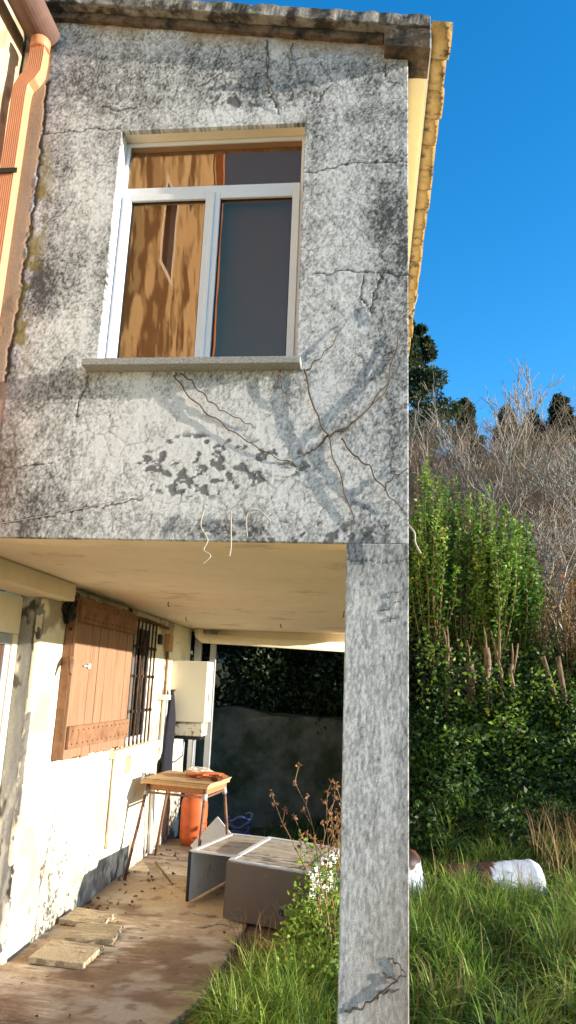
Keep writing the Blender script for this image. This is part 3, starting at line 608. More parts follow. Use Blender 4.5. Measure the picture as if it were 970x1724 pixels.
# crumpled wrap on the table
def crumple(name, c, r, material, seed, parent=None):
    nl, nr = 10, 16; v = []; rr = random.Random(seed)
    for i in range(nl):
        ph = math.pi*i/(nl-1)
        for j in range(nr):
            th = 2*math.pi*j/nr; k = 1+rr.uniform(-.28, .28)
            v.append((c[0]+r[0]*math.sin(ph)*math.cos(th)*k, c[1]+r[1]*math.sin(ph)*math.sin(th)*k, max(c[2], c[2]+r[2]*(.5+.5*math.cos(ph)*k))))
    f = [(i*nr+j, (i+1)*nr+j, (i+1)*nr+(j+1) % nr, i*nr+(j+1) % nr) for i in range(nl-1) for j in range(nr)]
    return MB().add(v, f).build(name, material, parent)
t = thing('crumpled_wrapper', 'orange and white crumpled wrapping lying on the work table', 'wrapping', (-1.85, 4.6, .905))
TI = Matrix.Translation((1.85, -4.6, -.905))
under(crumple('orange_sheet', (-1.86, 4.56, .904), (.20, .13, .055), M['rag'], 3, t), TI)
under(crumple('white_sheet', (-1.97, 4.66, .904), (.15, .10, .085), M['ragw'], 4, t), TI)
tag(crumple('rust_lump', (-1.69, 4.33, .904), (.06, .08, .055), M['rusty'], 5), 'dark rusty lump on the right corner of the work table', 'scrap')
# leaning board, blue hose
tag(MB().box((-.16, -.012, 0), (.16, .012, .42), Matrix.Translation((-1.98, 5.05, .02)) @ Matrix.Rotation(math.radians(-25), 4, 'Z') @ Matrix.Rotation(math.radians(38), 4, 'Y') @ Matrix.Rotation(math.radians(-20), 4, 'X')).build('tilted_panel', M['cabw'], None, .003), 'tilted off-white panel leaning under the work table', 'panel')
hp = [(-1.72+.15*math.cos(a)*(1+.1*math.sin(a*.7)), 6.0+.12*math.sin(a), .05+.012*a+.05*math.sin(a*1.7)**2) for a in np.linspace(0, 20, 120)]
tag(MB().tube(hp, .016, 6).build('garden_hose', M['bluep'], smooth=True), 'coiled dark blue hose on the floor behind the table', 'hose')
tag(MB().tube([(-2.38, 4.75, .012), (-2.17, 4.3, .016), (-1.99, 3.95, .012)], [.012, .010, .006], 6).build('stick', M['bark']), 'pale stick lying on the carport floor below the table', 'stick')
tag(MB().tube([(-1.62, 3.15, .012), (-1.5, 3.10, .014), (-1.40, 3.12, .010)], .006, 5).build('twig', M['wire']), 'short pale twig on the floor in front of the cabinets', 'twig')
tag(MB().tube([(-2.0, 4.7, .02), (-1.85, 4.6, .10), (-1.75, 4.62, .05), (-1.7, 4.5, .015)], .007, 5).build('twig', M['wire']), 'crooked pale twig beside the open cabinet', 'twig')
# loose paving tiles
for k, (x, y, rz, sx, sy, tx, lb) in enumerate([(-2.215, 1.98, -.04, .40, .36, .02, 'nearest loose pebbled paving slab on the carport floor'), (-2.18, 2.42, .10, .36, .36, -.02, 'middle loose pebbled paving slab of the three by the wall'), (-2.36, 2.75, -.12, .34, .30, .03, 'farthest loose paving slab against the carport wall')]):
    v = []
    for q in range(24):
        a = q/24*4; s_ = int(a); fr = a-s_
        p = [(-1+2*fr, -1), (1, -1+2*fr), (1-2*fr, 1), (-1, 1-2*fr)][s_]; j = random.uniform(.96, 1.01)
        v.append((p[0]*sx/2*j, p[1]*sy/2*j))
    o = MB().add([(a, b, 0) for a, b in v]+[(a, b, .04) for a, b in v], [tuple(range(23, -1, -1)), tuple(range(24, 48))]+[(i, (i+1) % 24, 24+(i+1) % 24, 24+i) for i in range(24)]).build('paving_slab', M['pebble'], None, .004)
    o.location = (x, y, .006); o.rotation_euler = (tx*.5, tx, rz); tag(o, lb, 'paving slab', 'loose paving slabs on the floor')
def litter(name, label, x0, x1, y0, y1, n, sz, cols):
    x = rng.uniform(x0, x1, n); y = rng.uniform(y0, y1, n); k = fbm(x*2.5, y*2.5, 3, 71) > rng.uniform(.35, .6, n); x, y = x[k], y[k]; n = len(x)
    A_ = rvec(n); A_[:, 2] *= .15
    V, F, C = leaves(np.stack([x, y, .010+.006*rng.random(n)], 1), A_, rng.uniform(.5, 1.2, n)*sz, rng.uniform(.3, .6, n)*sz, pick(cols, n, .3))
    tag(npmesh(name, V, F, M['leaf'], None, C), label, 'litter', kind='stuff')
# dumped cabinets
def cabinet(name, label, loc, rz, tilt, wd, dp, ht, front):
    t = thing(name, label, 'cabinet', loc, rz, 'dumped cabinets'); t.rotation_euler = (tilt[0], tilt[1], rz); th = .018
    MB().box((0, .002, 0), (th, dp, ht)).build('side_panel', M['cabw'], t, .002)
    e = MB().box((-.012, -.006, 0), (.016, .001, ht+.004)).build('black_edge', M['black'], t)
    MB().box((wd-th, .002, 0), (wd, dp, ht)).build('side_panel', M['cabw'], t, .002)
    MB().box((th, dp-th, .0), (wd-th, dp, ht)).build('back_panel', M['cabw'], t, .002)
    tp = MB().box((0, .0, ht+.001), (wd, .04, ht+.016)).box((0, dp-.04, ht+.001), (wd, dp, ht+.016)).box((0, .04, ht+.001), (.04, dp-.04, ht+.016)).box((wd-.05, .04, ht+.001), (wd, dp-.04, ht+.016)).build('top_frame', M['cabw'], t, .002)
    k = 6
    for i in range(k):
        a = .042+(dp-.084)*i/k; b = .042+(dp-.084)*(i+1)/k-.012
        MB().box((.041, a, ht-.004), (wd-.051, b, ht+.008)).build('slat', M['cabs'], tp, .003)
    if front: MB().box((-.004, -.022, -.01), (wd+.02, -.003, ht+.002)).build('front_panel', M['cabg'], t, .002)
    return t
cabinet('dumped_cabinet', 'open white cabinet with black edge lying under the weeds by the table', (-1.72, 3.42, .015), math.radians(-14), (0, 0), .50, .88, .40, False)
c2o = cabinet('dumped_cabinet', 'dumped cabinet with taupe front panel beside the dry weeds', (-1.315, 3.04, .03), math.radians(-14), (.03, .035), .70, .90, .42, True)
MB().lathe([(.03, 0), (.03, .004), (.02, .006)], 12).build('blue_sticker', M['bluep'], c2o).matrix_basis = Matrix.Translation((.50, -.022, .12)) @ Matrix.Rotation(math.pi/2, 4, 'X')
# cable coil hung on the wall
cp = []
for a in np.linspace(0, 2*math.pi*9, 160):
    r = .055+.022*math.sin(a*2.7)+.012*math.sin(a*.61); cp.append((-2.53+.035*math.sin(a*1.3), 2.18+r*math.cos(a)*1.1, 2.40+r*math.sin(a)*1.25))
cp += [(-2.53, 2.2, 2.33), (-2.52, 2.21, 2.27), (-2.52, 2.18, 2.245)]
tag(MB().tube(cp, .011, 6).build('cable_coil', M['black'], smooth=True), 'black coil of cable hung at the top of the carport wall', 'cable')
# white scrap against the slab edge
o = MB().box((-.16, -.012, 0), (.16, .012, .22), Matrix.Translation((-.62, 1.95, .0)) @ Matrix.Rotation(math.radians(35), 4, 'Z') @ Matrix.Rotation(math.radians(50), 4, 'X')).build('broken_tile', M['ragw'], None, .003)
tag(o, 'broken cream tile lying in the grass beside the pillar', 'tile')
tag(MB().box((-.12, -.08, 0), (.12, .08, .02), Matrix.Translation((-.85, 2.45, .02)) @ Matrix.Rotation(.5, 4, 'Z') @ Matrix.Rotation(.2, 4, 'Y')).build('brick_shard', M['chip'], None, .006), 'flat terracotta shard in the soil before the cabinets', 'shard')

# ------------------------------------------------------------------ dead vine stems and wires on the facade
def vine(label, paths, r=.0055):
    t = thing('dead_vine', label, 'vine', (paths[0][0][0], -.01, paths[0][0][1]), 0, 'dead vine stems on the facade')
    inv = Matrix.Translation((-paths[0][0][0], .01, -paths[0][0][1]))
    for pi_, pth in enumerate(paths):
        pts = []; rad = []; n = len(pth)
        for i in range(n-1):
            for k in range(8):
                u = i+k/8; a, b = pth[i], pth[i+1]; f = k/8
                off = (a[2]*(1-f)+b[2]*f)*1.15
                pts.append((a[0]+(b[0]-a[0])*f+.006*math.sin(u*7+pi_), -off, a[1]+(b[1]-a[1])*f+.006*math.cos(u*9+pi_*2))); rad.append(r*(1-.5*u/(n-1))*random.uniform(.85, 1.15))
        pts.append((pth[-1][0], -pth[-1][2], pth[-1][1])); rad.append(r*.45)
        under(MB().tube(pts, rad, 6).build('stem', M['vine'], t, smooth=True), inv)
vine('twin looping dead vine stem running down from under the sill', [[(-1.19, 3.425, .010), (-1.19, 3.40, .014), (-1.07, 3.257, .013), (-.92, 3.14, .011), (-.784, 3.05, .009), (-.66, 2.98, .007), (-.527, 2.928, .004)],
     [(-1.17, 3.43, .010), (-1.11, 3.387, .014), (-1.02, 3.29, .014), (-.945, 3.224, .012), (-.83, 3.17, .010), (-.758, 3.128, .006)]], .0045)
vine('longest dead vine stem dropping from the right end of the sill', [[(-.523, 3.435, .012), (-.463, 3.222, .016), (-.394, 3.082, .016), (-.322, 2.854, .012), (-.255, 2.648, .006)],
     [(-.394, 3.082, .016), (-.30, 3.12, .016), (-.197, 3.221, .017), (-.096, 3.379, .015), (-.047, 3.637, .008)],
     [(-.394, 3.075, .016), (-.255, 3.159, .018), (-.11, 3.316, .016), (-.029, 3.507, .008)],
     [(-.394, 3.08, .012), (-.45, 3.02, .010), (-.50, 3.0, .006)]], .0055)
vine('forked dead vine stem near the right corner of the facade', [[(-.326, 3.066, .010), (-.27, 2.99, .016), (-.194, 2.93, .019), (-.107, 2.796, .017), (-.023, 2.709, .010)], [(-.12, 2.81, .016), (-.08, 2.87, .012), (0.0, 2.92, .008)]], .005)
vine('short dead vine stem just below the sill', [[(-.648, 3.43, .012), (-.645, 3.383, .014), (-.61, 3.30, .014), (-.582, 3.223, .008)]], .0045)
vine('thin dead vine stem curving up beside the window', [[(-.514, 3.431, .006), (-.45, 3.50, .010), (-.382, 3.577, .011), (-.324, 3.692, .005)]], .004)
vine('faint dead vine stem above the window under the roof edge', [[(-.81, 5.50, .006), (-.79, 5.25, .010), (-.74, 5.10, .008), (-.70, 5.0, .004)], [(-.66, 5.47, .006), (-.66, 5.38, .008), (-.67, 5.28, .004)]], .0035)
vine('dark twig added in place of the twig shadow across the lower pillar', [[(-.263, .58, .004), (-.2, .60, .005), (-.138, .644, .006), (-.051, .711, .007), (-.012, .74, .006), (-.05, .775, .004), (-.083, .797, .003)], [(-.138, .644, .005), (-.09, .672, .005), (-.04, .677, .004)], [(-.05, .71, .006), (-.11, .735, .004)]], .0045)  # added stems whose shape draws the dark twig shadow on the pillar face
vine('short dead twigs on the upper face of the pillar', [[(-.131, 2.227, .002), (-.022, 2.285, .005)], [(-.104, 2.296, .002), (-.033, 2.334, .005)], [(-.09, 2.187, .002), (-.044, 2.216, .004)]], .0025)
def wires(label, pts, r=.003):
    q = []
    pp = [Vector(a) for a in pts]; pp = [pp[0]]+pp+[pp[-1]]
    for a, b, c, d in zip(pp[:-3], pp[1:-2], pp[2:-1], pp[3:]):
        for k in range(6):
            u = k/6; q.append(tuple(.5*((2*b)+(c-a)*u+(2*a-5*b+4*c-d)*u*u+(3*b-a-3*c+d)*u**3)))
    tag(MB().tube(q+[pts[-1]], r, 5).build('loose_wire', M['wire'], smooth=True), label, 'wire', 'loose wires at the facade foot')
wires('looped pale wire hanging below the facade edge', [(-.99, -.015, 2.70), (-1.0, -.02, 2.62), (-.96, -.025, 2.55), (-.975, -.03, 2.50), (-.94, -.03, 2.47), (-.975, -.03, 2.43)])
wires('short straight pale wire hanging from the facade edge', [(-.855, -.012, 2.70), (-.85, -.02, 2.60), (-.845, -.02, 2.52), (-.85, -.02, 2.47)])
wires('arched pale wire looping at the facade foot', [(-.77, -.012, 2.57), (-.775, -.02, 2.68), (-.72, -.025, 2.70), (-.66, -.012, 2.65)], .003)
wires('frayed white wire sticking out at the house corner', [(-.005, -.02, 2.64), (.025, -.03, 2.60), (.03, -.03, 2.55), (.055, -.03, 2.50)], .0045)
wires('white wire curling at the eave end of the facade', [(-.01, -.02, 3.72), (.03, -.03, 3.78), (.045, -.03, 3.84)], .0035)
wires('thin dark wire line low on the left of the facade', [(-2.25, -.010, 2.585), (-1.8, -.012, 2.66), (-1.35, -.008, 2.765)], .0022)

# ================================================================== VEGETATION
def unit(a): return a/np.maximum(np.linalg.norm(a, axis=-1, keepdims=True), 1e-9)
def rvec(n): return unit(rng.normal(size=(n, 3)))
def leaves(P, Ax, L, W, C, droop=.0):
    n = len(P); Ax = unit(Ax); N = unit(np.cross(Ax, rvec(n))); S = np.cross(Ax, N)
    L = np.asarray(L).reshape(-1, 1)*np.ones((n, 1)); W = np.asarray(W).reshape(-1, 1)*np.ones((n, 1))
    mid = P+Ax*L*.45
    V = np.stack([P, mid+S*W/2+N*W*.18, P+Ax*L-N*L*.12, mid-S*W/2+N*W*.18], 1).reshape(-1, 3)
    F = np.arange(4*n).reshape(n, 4); C = np.repeat(C, 4, 0); return V, F, C
def merge(parts):
    V = []; F = []; C = []; o = 0
    for v, f, c in parts: V.append(v); F.append(f+o); C.append(c); o += len(v)
    return np.concatenate(V), np.concatenate(F), np.concatenate(C)
def segs(P0, P1, R0, R1, C, n=3):
    P0, P1 = np.asarray(P0, float), np.asarray(P1, float); k = len(P0); d = unit(P1-P0)
    h = np.where(np.abs(d[:, 2:3]) < .9, [[0, 0, 1.]], [[1., 0, 0]]); a = unit(np.cross(d, h)); b = np.cross(d, a)
    R0 = np.asarray(R0).reshape(-1, 1); R1 = np.asarray(R1).reshape(-1, 1)
    ring = [a*math.cos(2*math.pi*j/n)+b*math.sin(2*math.pi*j/n) for j in range(n)]
    V = np.stack([P0+r*R0 for r in ring]+[P1+r*R1 for r in ring], 1).reshape(-1, 3)
    base = np.arange(k)[:, None]*2*n
    F = np.concatenate([base+np.array([[j, (j+1) % n, n+(j+1) % n, n+j]]) for j in range(n)]); C = np.repeat(np.asarray(C), 2*n, 0)
    return V, F, C
def pick(cols, n, var=.25):
    cols = np.asarray(cols); c = cols[rng.integers(0, len(cols), n)]; return c*(1+var*(rng.random((n, 1))*2-1))
GREEN = [(.055, .115, .018), (.075, .15, .02), (.04, .085, .018)]
YGREEN = [(.15, .26, .03), (.20, .31, .035), (.10, .19, .022), (.25, .28, .035)]
DGREEN = [(.02, .045, .014), (.03, .06, .018), (.016, .035, .012)]
def blades(P, L, lean, W, C, curl=.6):
    n = len(P); th = rng.random(n)*2*math.pi; D = np.stack([np.cos(th), np.sin(th), 0*th], 1); S = np.stack([-np.sin(th), np.cos(th), 0*th], 1)
    L = L.reshape(-1, 1); lv = []
    for k, t in enumerate((0, .35, .7, 1.)):
        bend = lean.reshape(-1, 1)*t*t; up = np.sqrt(np.maximum(.05, 1-np.minimum(bend, .97)**2)) if 0 else (1-.45*bend*t)
        c = P+np.array([0, 0, 1.])*L*t*up+D*L*bend*curl*1.3; w_ = W.reshape(-1, 1)*(1-t**1.5)*.5+.0004
        lv += [c+S*w_, c-S*w_]
    V = np.stack(lv, 1).reshape(-1, 3); base = np.arange(n)[:, None]*8
    F = np.concatenate([base+np.array([[2*k, 2*k+1, 2*k+3, 2*k+2]]) for k in range(3)]); return V, F, np.repeat(C, 8, 0)
litter('leaf_litter', 'dead leaves and crumbs scattered over the carport floor', -2.5, -1.2, 1.0, 5.0, 60, .045, [(.17, .10, .05), (.25, .17, .09), (.08, .05, .03)])
litter('leaf_litter', 'dead leaves and debris along the foot of the carport wall', -2.54, -2.1, 2.8, 5.4, 90, .05, [(.10, .06, .035), (.17, .10, .05)])
# --- grass
def grass_field(name, label, x0, x1, y0, y1, n, lmin, lmax, cols, seed, clump=2.2, thr=.35, ok=None, dry=.06):
    x = rng.uniform(x0, x1, n*3); y = rng.uniform(y0, y1, n*3); m = fbm(x*clump, y*clump, 3, seed)
    k = m > thr
    if ok is not None: k &= ok(x, y)
    x, y, m = x[k][:n], y[k][:n], m[k][:n]; P = np.stack([x, y, bank(x, y)-.01], 1)
    L = rng.uniform(lmin, lmax, len(x))*(.45+1.3*(m-thr)/(1-thr)); lean = rng.uniform(.15, 1.15, len(x))
    C = pick(cols, len(x), .35); dm = rng.random(len(x)) < dry; C[dm] = pick([(.30, .21, .09), (.24, .15, .06)], dm.sum())
    V, F, C = blades(P, L, lean, rng.uniform(.005, .011, len(x)), C)
    tag(npmesh(name, V, F, M['grass'], None, C), label, 'grass', kind='stuff')
free = lambda x, y: ~((x > -.31) & (x < .02) & (y > -.05) & (y < .32))
LUSH = [(.20, .33, .04), (.26, .38, .05), (.14, .25, .03), (.32, .38, .07)]
def tufts(name, label, x0, x1, y0, y1, nt_, nb, lmin, lmax, cols, seed, ok=None, wmin=.006, wmax=.013):
    x = rng.uniform(x0, x1, nt_*3); y = rng.uniform(y0, y1, nt_*3); m = fbm(x*1.3, y*1.3, 3, seed); k = m > rng.uniform(.2, .6, nt_*3)
    if ok is not None: k &= ok(x, y)
    x, y, m = x[k][:nt_], y[k][:nt_], m[k][:nt_]; q = len(x); sz = rng.uniform(lmin, lmax, q)*(.55+m)
    bx = np.repeat(x, nb)+rng.normal(size=q*nb)*.035; by = np.repeat(y, nb)+rng.normal(size=q*nb)*.035
    P = np.stack([bx, by, bank(bx, by)-.01], 1); C = np.repeat(pick(cols, q, .25), nb, 0)*rng.uniform(.7, 1.25, (q*nb, 1))
    dm = rng.random(q*nb) < .05; C[dm] = pick([(.36, .26, .12), (.28, .18, .08)], dm.sum())
    V, F, C = blades(P, np.repeat(sz, nb)*rng.uniform(.5, 1.1, q*nb), rng.uniform(.2, 1.25, q*nb), rng.uniform(wmin, wmax, q*nb), C, .75)
    tag(npmesh(name, V, F, M['grass'], None, C), label, 'grass', kind='stuff')
tufts('grass', 'bright green tufts of long grass right of the pillar', .03, 3.0, .7, 3.75, 420, 46, .22, .5, LUSH, 5, lambda x, y: free(x, y) & ~((y > 3.4) & (x > 1.0) & (x < 1.5)))
tufts('grass', 'sunlit grass tufts on the bank behind the dumped tank', .6, 3.6, 4.55, 5.7, 120, 40, .25, .45, LUSH+GREEN, 6, free)
grass_field('grass', 'short grass filling between the tufts right of the pillar', .02, 3.2, .6, 5.4, 14000, .12, .3, YGREEN+GREEN, 5, 1.6, .25, free)
tufts('grass', 'green grass tufts at the carport edge in front of the soil', -1.05, -.33, .75, 1.9, 85, 46, .16, .36, LUSH, 15, lambda x, y: free(x, y) & (x > -1.12+.28*(y-.9)), .005, .010)
grass_field('grass', 'short grass under the tufts at the carport edge', -1.1, -.30, .75, 2.1, 3500, .10, .25, YGREEN+GREEN, 15, 2.4, .28, lambda x, y: free(x, y) & (x > -1.12+.28*(y-.9)))
grass_field('grass', 'thin weeds and grass between the cabinets and the pillar', -.55, -.02, 2.0, 4.5, 3500, .15, .38, LUSH+YGREEN, 25, 3, .3, free)
grass_field('grass', 'dull grass on the shaded ground behind the carport', -1.9, .8, 5.2, 7.4, 5000, .1, .25, DGREEN+GREEN, 35, 3, .3, free, .02)
# --- leafy weeds among the grass
def leafy(name, label, x0, x1, y0, y1, n, h, lf, cols, seed, kind='stuff', cat='weeds', zf=bank, hvar=1.0):
    x = rng.uniform(x0, x1, n); y = rng.uniform(y0, y1, n); z = zf(x, y); m = fbm(x*2.3, y*2.3, 3, seed)
    P = np.stack([x, y, z+rng.random(n)**1.3*h*(.2+1.6*np.clip(m-.25, 0, 1))*hvar], 1)
    A_ = rvec(n); A_[:, 2] = np.abs(A_[:, 2])*.5
    V, F, C = leaves(P, A_, rng.uniform(.6, 1.2, n)*lf, rng.uniform(.45, .7, n)*lf, pick(cols, n, .35))
    return tag(npmesh(name, V, F, M['leaf'], None, C), label, cat, kind=kind)
leafy('weeds', 'low leafy weeds through the grass right of the pillar', .02, 3.2, .6, 4.8, 3500, .22, .032, LUSH+YGREEN, 3)
leafy('weeds', 'leafy green weeds at the foot of the pillar in the carport', -.75, -.30, 1.5, 3.2, 3000, .75, .045, LUSH+YGREEN, 6, zf=lambda x, y: bank(x, y)+0*x)
leafy('ivy_cover', 'dark ivy and brambles covering the bank below the hedge', .0, 4.2, 4.9, 7.6, 22000, .60, .075, DGREEN+GREEN+GREEN, 9, cat='ivy')
leafy('ivy_cover', 'tangle of leaves around the cut hedge trunks', .1, 2.6, 7.35, 7.9, 6500, 1.6, .07, DGREEN+GREEN+GREEN, 29, cat='ivy')
leafy('ivy_cover', 'dark leaves climbing the foot of the hedge', .02, 3.6, 6.2, 7.15, 11000, .70, .085, GREEN+DGREEN+GREEN+YGREEN, 39, cat='ivy')
leafy('ivy_cover', 'loose leaves growing over the cut trunk stubs', .5, 2.8, 6.85, 7.1, 2600, 1.35, .08, GREEN+DGREEN+YGREEN, 49, cat='ivy')
leafy('ivy_cover', 'sunlit bramble leaves on the right of the bank', 1.4, 4.2, 7.35, 8.2, 13000, 1.5, .075, GREEN+GREEN+YGREEN, 19, cat='brambles')
# --- dry stalk weeds
def stalks(name, label, base, n, h, spread, material_cols, heads, group=None):
    P0 = []; P1 = []; R0 = []; R1 = []; hp = []
    for i in range(n):
        p = Vector(base)+Vector((random.uniform(-.05, .05), random.uniform(-.05, .05), 0)); d = Vector((random.uniform(-spread, spread), random.uniform(-spread, spread)*.5, 1)).normalized()
        k = 7; L = h*random.uniform(.6, 1)/k
        for j in range(k):
            q = p+d*L; P0.append(p); P1.append(q); r = .005*(1-j/k*.6); R0.append(r); R1.append(r*.9)
            if j > 2:
                e = (d+Vector((random.uniform(-.9, .9), random.uniform(-.5, .5), .2))).normalized(); t1 = q+e*random.uniform(.06, .16)
                P0.append(q); P1.append(t1); R0.append(.0028); R1.append(.002); hp.append(t1)
            d = (d+Vector((random.uniform(-.2, .2), random.uniform(-.2, .2), .02))).normalized(); p = q
        hp.append(p)
    t = thing(name, label, 'weed', base, 0, group); inv = Matrix.Translation(-Vector(base))
    V, F, C = segs(P0, P1, R0, R1, pick([(.20, .12, .07), (.26, .17, .09)], len(P0)), 4); under(npmesh('stalks', V, F, M['twig'], t, C), inv)
    hp = np.array([tuple(q) for q in hp]); P = np.repeat(hp, heads, 0)
    V, F, C = leaves(P+rng.normal(size=P.shape)*.006, rvec(len(P)), .03, .02, pick(material_cols, len(P))); under(npmesh('seed_heads', V, F, M['leaf'], t, C), inv)['kind'] = 'stuff'
stalks('dry_weed', 'tall dry brown weed with seed heads in front of the dark wall', (-.46, 2.3, .15), 7, 1.1, .28, [(.34, .20, .09), (.25, .13, .06)], 7, 'dry weeds')
stalks('dry_weed', 'dry weed standing tight against the pillar', (-.36, 2.0, .1), 3, 1.2, .12, [(.34, .20, .09), (.25, .13, .06)], 6, 'dry weeds')
def straw(label, x0, x1, y0, y1, n, h):
    x = rng.uniform(x0, x1, n); y = rng.uniform(y0, y1, n); P = np.stack([x, y, bank(x, y)], 1)
    V, F, C = blades(P, rng.uniform(.6, 1, n)*h, rng.uniform(.1, .9, n), rng.uniform(.004, .008, n), pick([(.42, .30, .14), (.33, .20, .09)], n))
    tag(npmesh('dry_grass', V, F, M['grass'], None, C), label, 'dry grass', kind='stuff')
straw('straw-coloured dead grass behind the dumped white bath', 1.5, 2.5, 4.3, 5.3, 260, .75)
straw('dead stems scattered through the green grass by the pillar', .05, 2.4, .9, 4.0, 260, .5)
straw('scattered dead grass at the edge of the concrete floor', -1.2, -.5, 2.0, 2.9, 70, .35)
# --- dumped bath, rusty panel and washing drum half hidden in the grass
def tank(name, label, loc, rot, L, r, rustf, seed, hollow=False):
    t = thing(name, label, 'tank', loc); nu, nv = 40, 48
    prof = [(0.001, 0), (r*.55, .01), (r*.85, .035), (r, .09)]+[(r*(1+.004*math.sin(i)), .09+(L-.18)*i/nu) for i in range(1, nu)]+[(r, L-.09), (r*.85, L-.035), (r*.55, L-.01), (0.001, L)]
    a = np.linspace(0, 2*math.pi, nv, endpoint=False); rr = np.array([q[0] for q in prof])[:, None]; h = np.array([q[1] for q in prof])[:, None]
    rr = rr*(1+.05*(fbm(h*6+0*a, np.cos(a)*2+h*0, 3, seed)-.5))
    V = np.stack([h-L/2+0*a, rr*np.cos(a), rr*np.sin(a)], -1); I_ = np.arange(len(prof)*nv).reshape(len(prof), nv); J = np.roll(I_, -1, 1)
    F = np.stack([I_[:-1], J[:-1], J[1:], I_[1:]], -1).reshape(-1, 4)
    n_ = fbm(V[..., 0]*9, V[..., 1]*7+V[..., 2]*3, 4, seed); ru = sst(.0, .02, rustf-(V[..., 0]/L+.5)+.55*(n_-.5))
    ru = np.maximum(ru, sst(.64, .68, n_))
    C = mix((.62, .65, .70), mix((.16, .055, .025), (.04, .018, .012), sst(.35, .65, fbm(V[..., 0]*14, V[..., 2]*14, 4, seed+1))), ru)
    o = npmesh('shell', V.reshape(-1, 3), F, M['tankskin'], t, C.reshape(-1, 3), True); o.rotation_euler = rot
    return t
tank('dumped_tank', 'white enamel tank with rusted end lying half buried in the grass', (1.0, 4.2, .10), (0, math.radians(-5), math.radians(6)), 1.0, .23, .52, 4)
tank('dumped_drum', 'white rusted drum standing in the grass hard beside the pillar', (.15, 3.70, .24), (0, math.radians(80), math.radians(20)), .5, .19, .15, 9)
# --- dark evergreen hedge above the retaining wall
def crown(name, parent, inv, centers, n, lf, cols, var=.3, shell=.35):
    parts = []
    for (cx, cy_, cz, rx, ry, rz_) in centers:
        k = int(n/len(centers)); d = rvec(k); r = (shell+(1-shell)*rng.random((k, 1)))**.7
        P = np.array([cx, cy_, cz])+d*r*np.array([rx, ry, rz_]); parts.append(leaves(P, d+rvec(k)*.9+np.array([0, 0, -.2]), rng.uniform(.6, 1.2, k)*lf, rng.uniform(.35, .6, k)*lf, pick(cols, k, var)))
    V, F, C = merge(parts); return under(npmesh(name, V, F, M['leaf'], parent, C), inv)
for k, (x, lb) in enumerate([(-3.0, 'dark evergreen bush behind the retaining wall, left of the heater'), (-1.9, 'dark evergreen bush above the retaining wall behind the heater'), (-.8, 'dark evergreen bush above the retaining wall behind the pillar'), (.35, 'dark evergreen bush right of the pillar below the hedge')]):
    t = thing('evergreen_bush', lb, 'bush', (x, 8.2, 1.5), 0, 'evergreen bushes'); inv = Matrix.Translation((-x, -8.2, -1.5))
    under(MB().tube([(x, 8.2, 1.4), (x+.05, 8.2, 2.2), (x-.05, 8.25, 3.0)], [.07, .05, .03], 7).tube([(x, 8.2, 1.6), (x+.3, 8.1, 2.4)], [.04, .02], 6).build('trunk', M['barkd'], t), inv)
    top = 3.7 if k < 3 else 2.5
    crown('crown', t, inv, [(x+random.uniform(-.35, .35), 8.1+random.uniform(-.4, .4), 1.45+(top-1.3)*q/9, .62, .5, .5) for q in range(10)], 15000 if k < 3 else 6000, .10, DGREEN)
# --- upright privet hedge
def shoot_shrub(name, label, base, nsh, h, rad, cols, lf, group, z0=.75, dens=62):
    t = thing(name, label, 'shrub', base, 0, group); inv = Matrix.Translation(-Vector(base)); B = np.array(base, float)
    P0 = []; P1 = []; R0 = []; R1 = []; lp = []; la = []; lc = []
    for s_ in range(nsh):
        a = random.uniform(0, 6.28); r = rad*math.sqrt(random.random()); top = h*random.uniform(.68, 1.0)*(1-.25*(r/rad)**2)
        p = B+np.array([.35*r*math.cos(a), .35*r*math.sin(a), z0*random.uniform(.7, 1.1)]); e = B+np.array([r*math.cos(a), r*math.sin(a), top]); bow = np.array([random.uniform(-.1, .1), random.uniform(-.1, .1), 0])
        k = 8; pts = [p+(e-p)*q/k+bow*math.sin(math.pi*q/k) for q in range(k+1)]
        for q in range(k): P0.append(pts[q]); P1.append(pts[q+1]); rr = .011*(1-q/k)+.002; R0.append(rr); R1.append(rr*.85)
        tone = random.random(); base_c = np.array(cols[0])*(1-tone)+np.array(cols[1])*tone
        if random.random() < .16: base_c = np.array(cols[2])
        u = rng.random(dens)**.8; ii = np.clip((u*k).astype(int), 0, k-1); fr = u*k-ii; pa = np.array(pts)
        pos = pa[ii]*(1-fr[:, None])+pa[ii+1]*fr[:, None]; dd = rvec(dens)*np.array([1, 1, .35])+np.array([0, 0, .35])
        spread = (1-u[:, None])*.10+.008
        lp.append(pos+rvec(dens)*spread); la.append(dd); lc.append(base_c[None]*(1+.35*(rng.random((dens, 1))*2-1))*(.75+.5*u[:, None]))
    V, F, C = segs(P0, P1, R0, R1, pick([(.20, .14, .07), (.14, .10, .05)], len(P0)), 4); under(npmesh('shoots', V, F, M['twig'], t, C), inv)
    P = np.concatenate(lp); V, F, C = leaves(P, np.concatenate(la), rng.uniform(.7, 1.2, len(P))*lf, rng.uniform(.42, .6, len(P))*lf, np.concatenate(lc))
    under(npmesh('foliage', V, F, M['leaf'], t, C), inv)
    return t, inv
PRV = [(.06, .14, .02), (.16, .28, .03), (.30, .31, .04)]
hd = [(.35, 7.75, 3.6, 'leftmost upright privet shrub hard against the house corner'), (.80, 7.6, 4.2, 'tallest upright privet shrub left of the cut trunks'), (1.25, 7.8, 4.05, 'yellowing upright privet shrub above the thick cut trunks'), (1.70, 7.65, 3.7, 'upright privet shrub above the forked thin trunk'), (2.10, 7.9, 3.3, 'rightmost bright green upright privet shrub')]
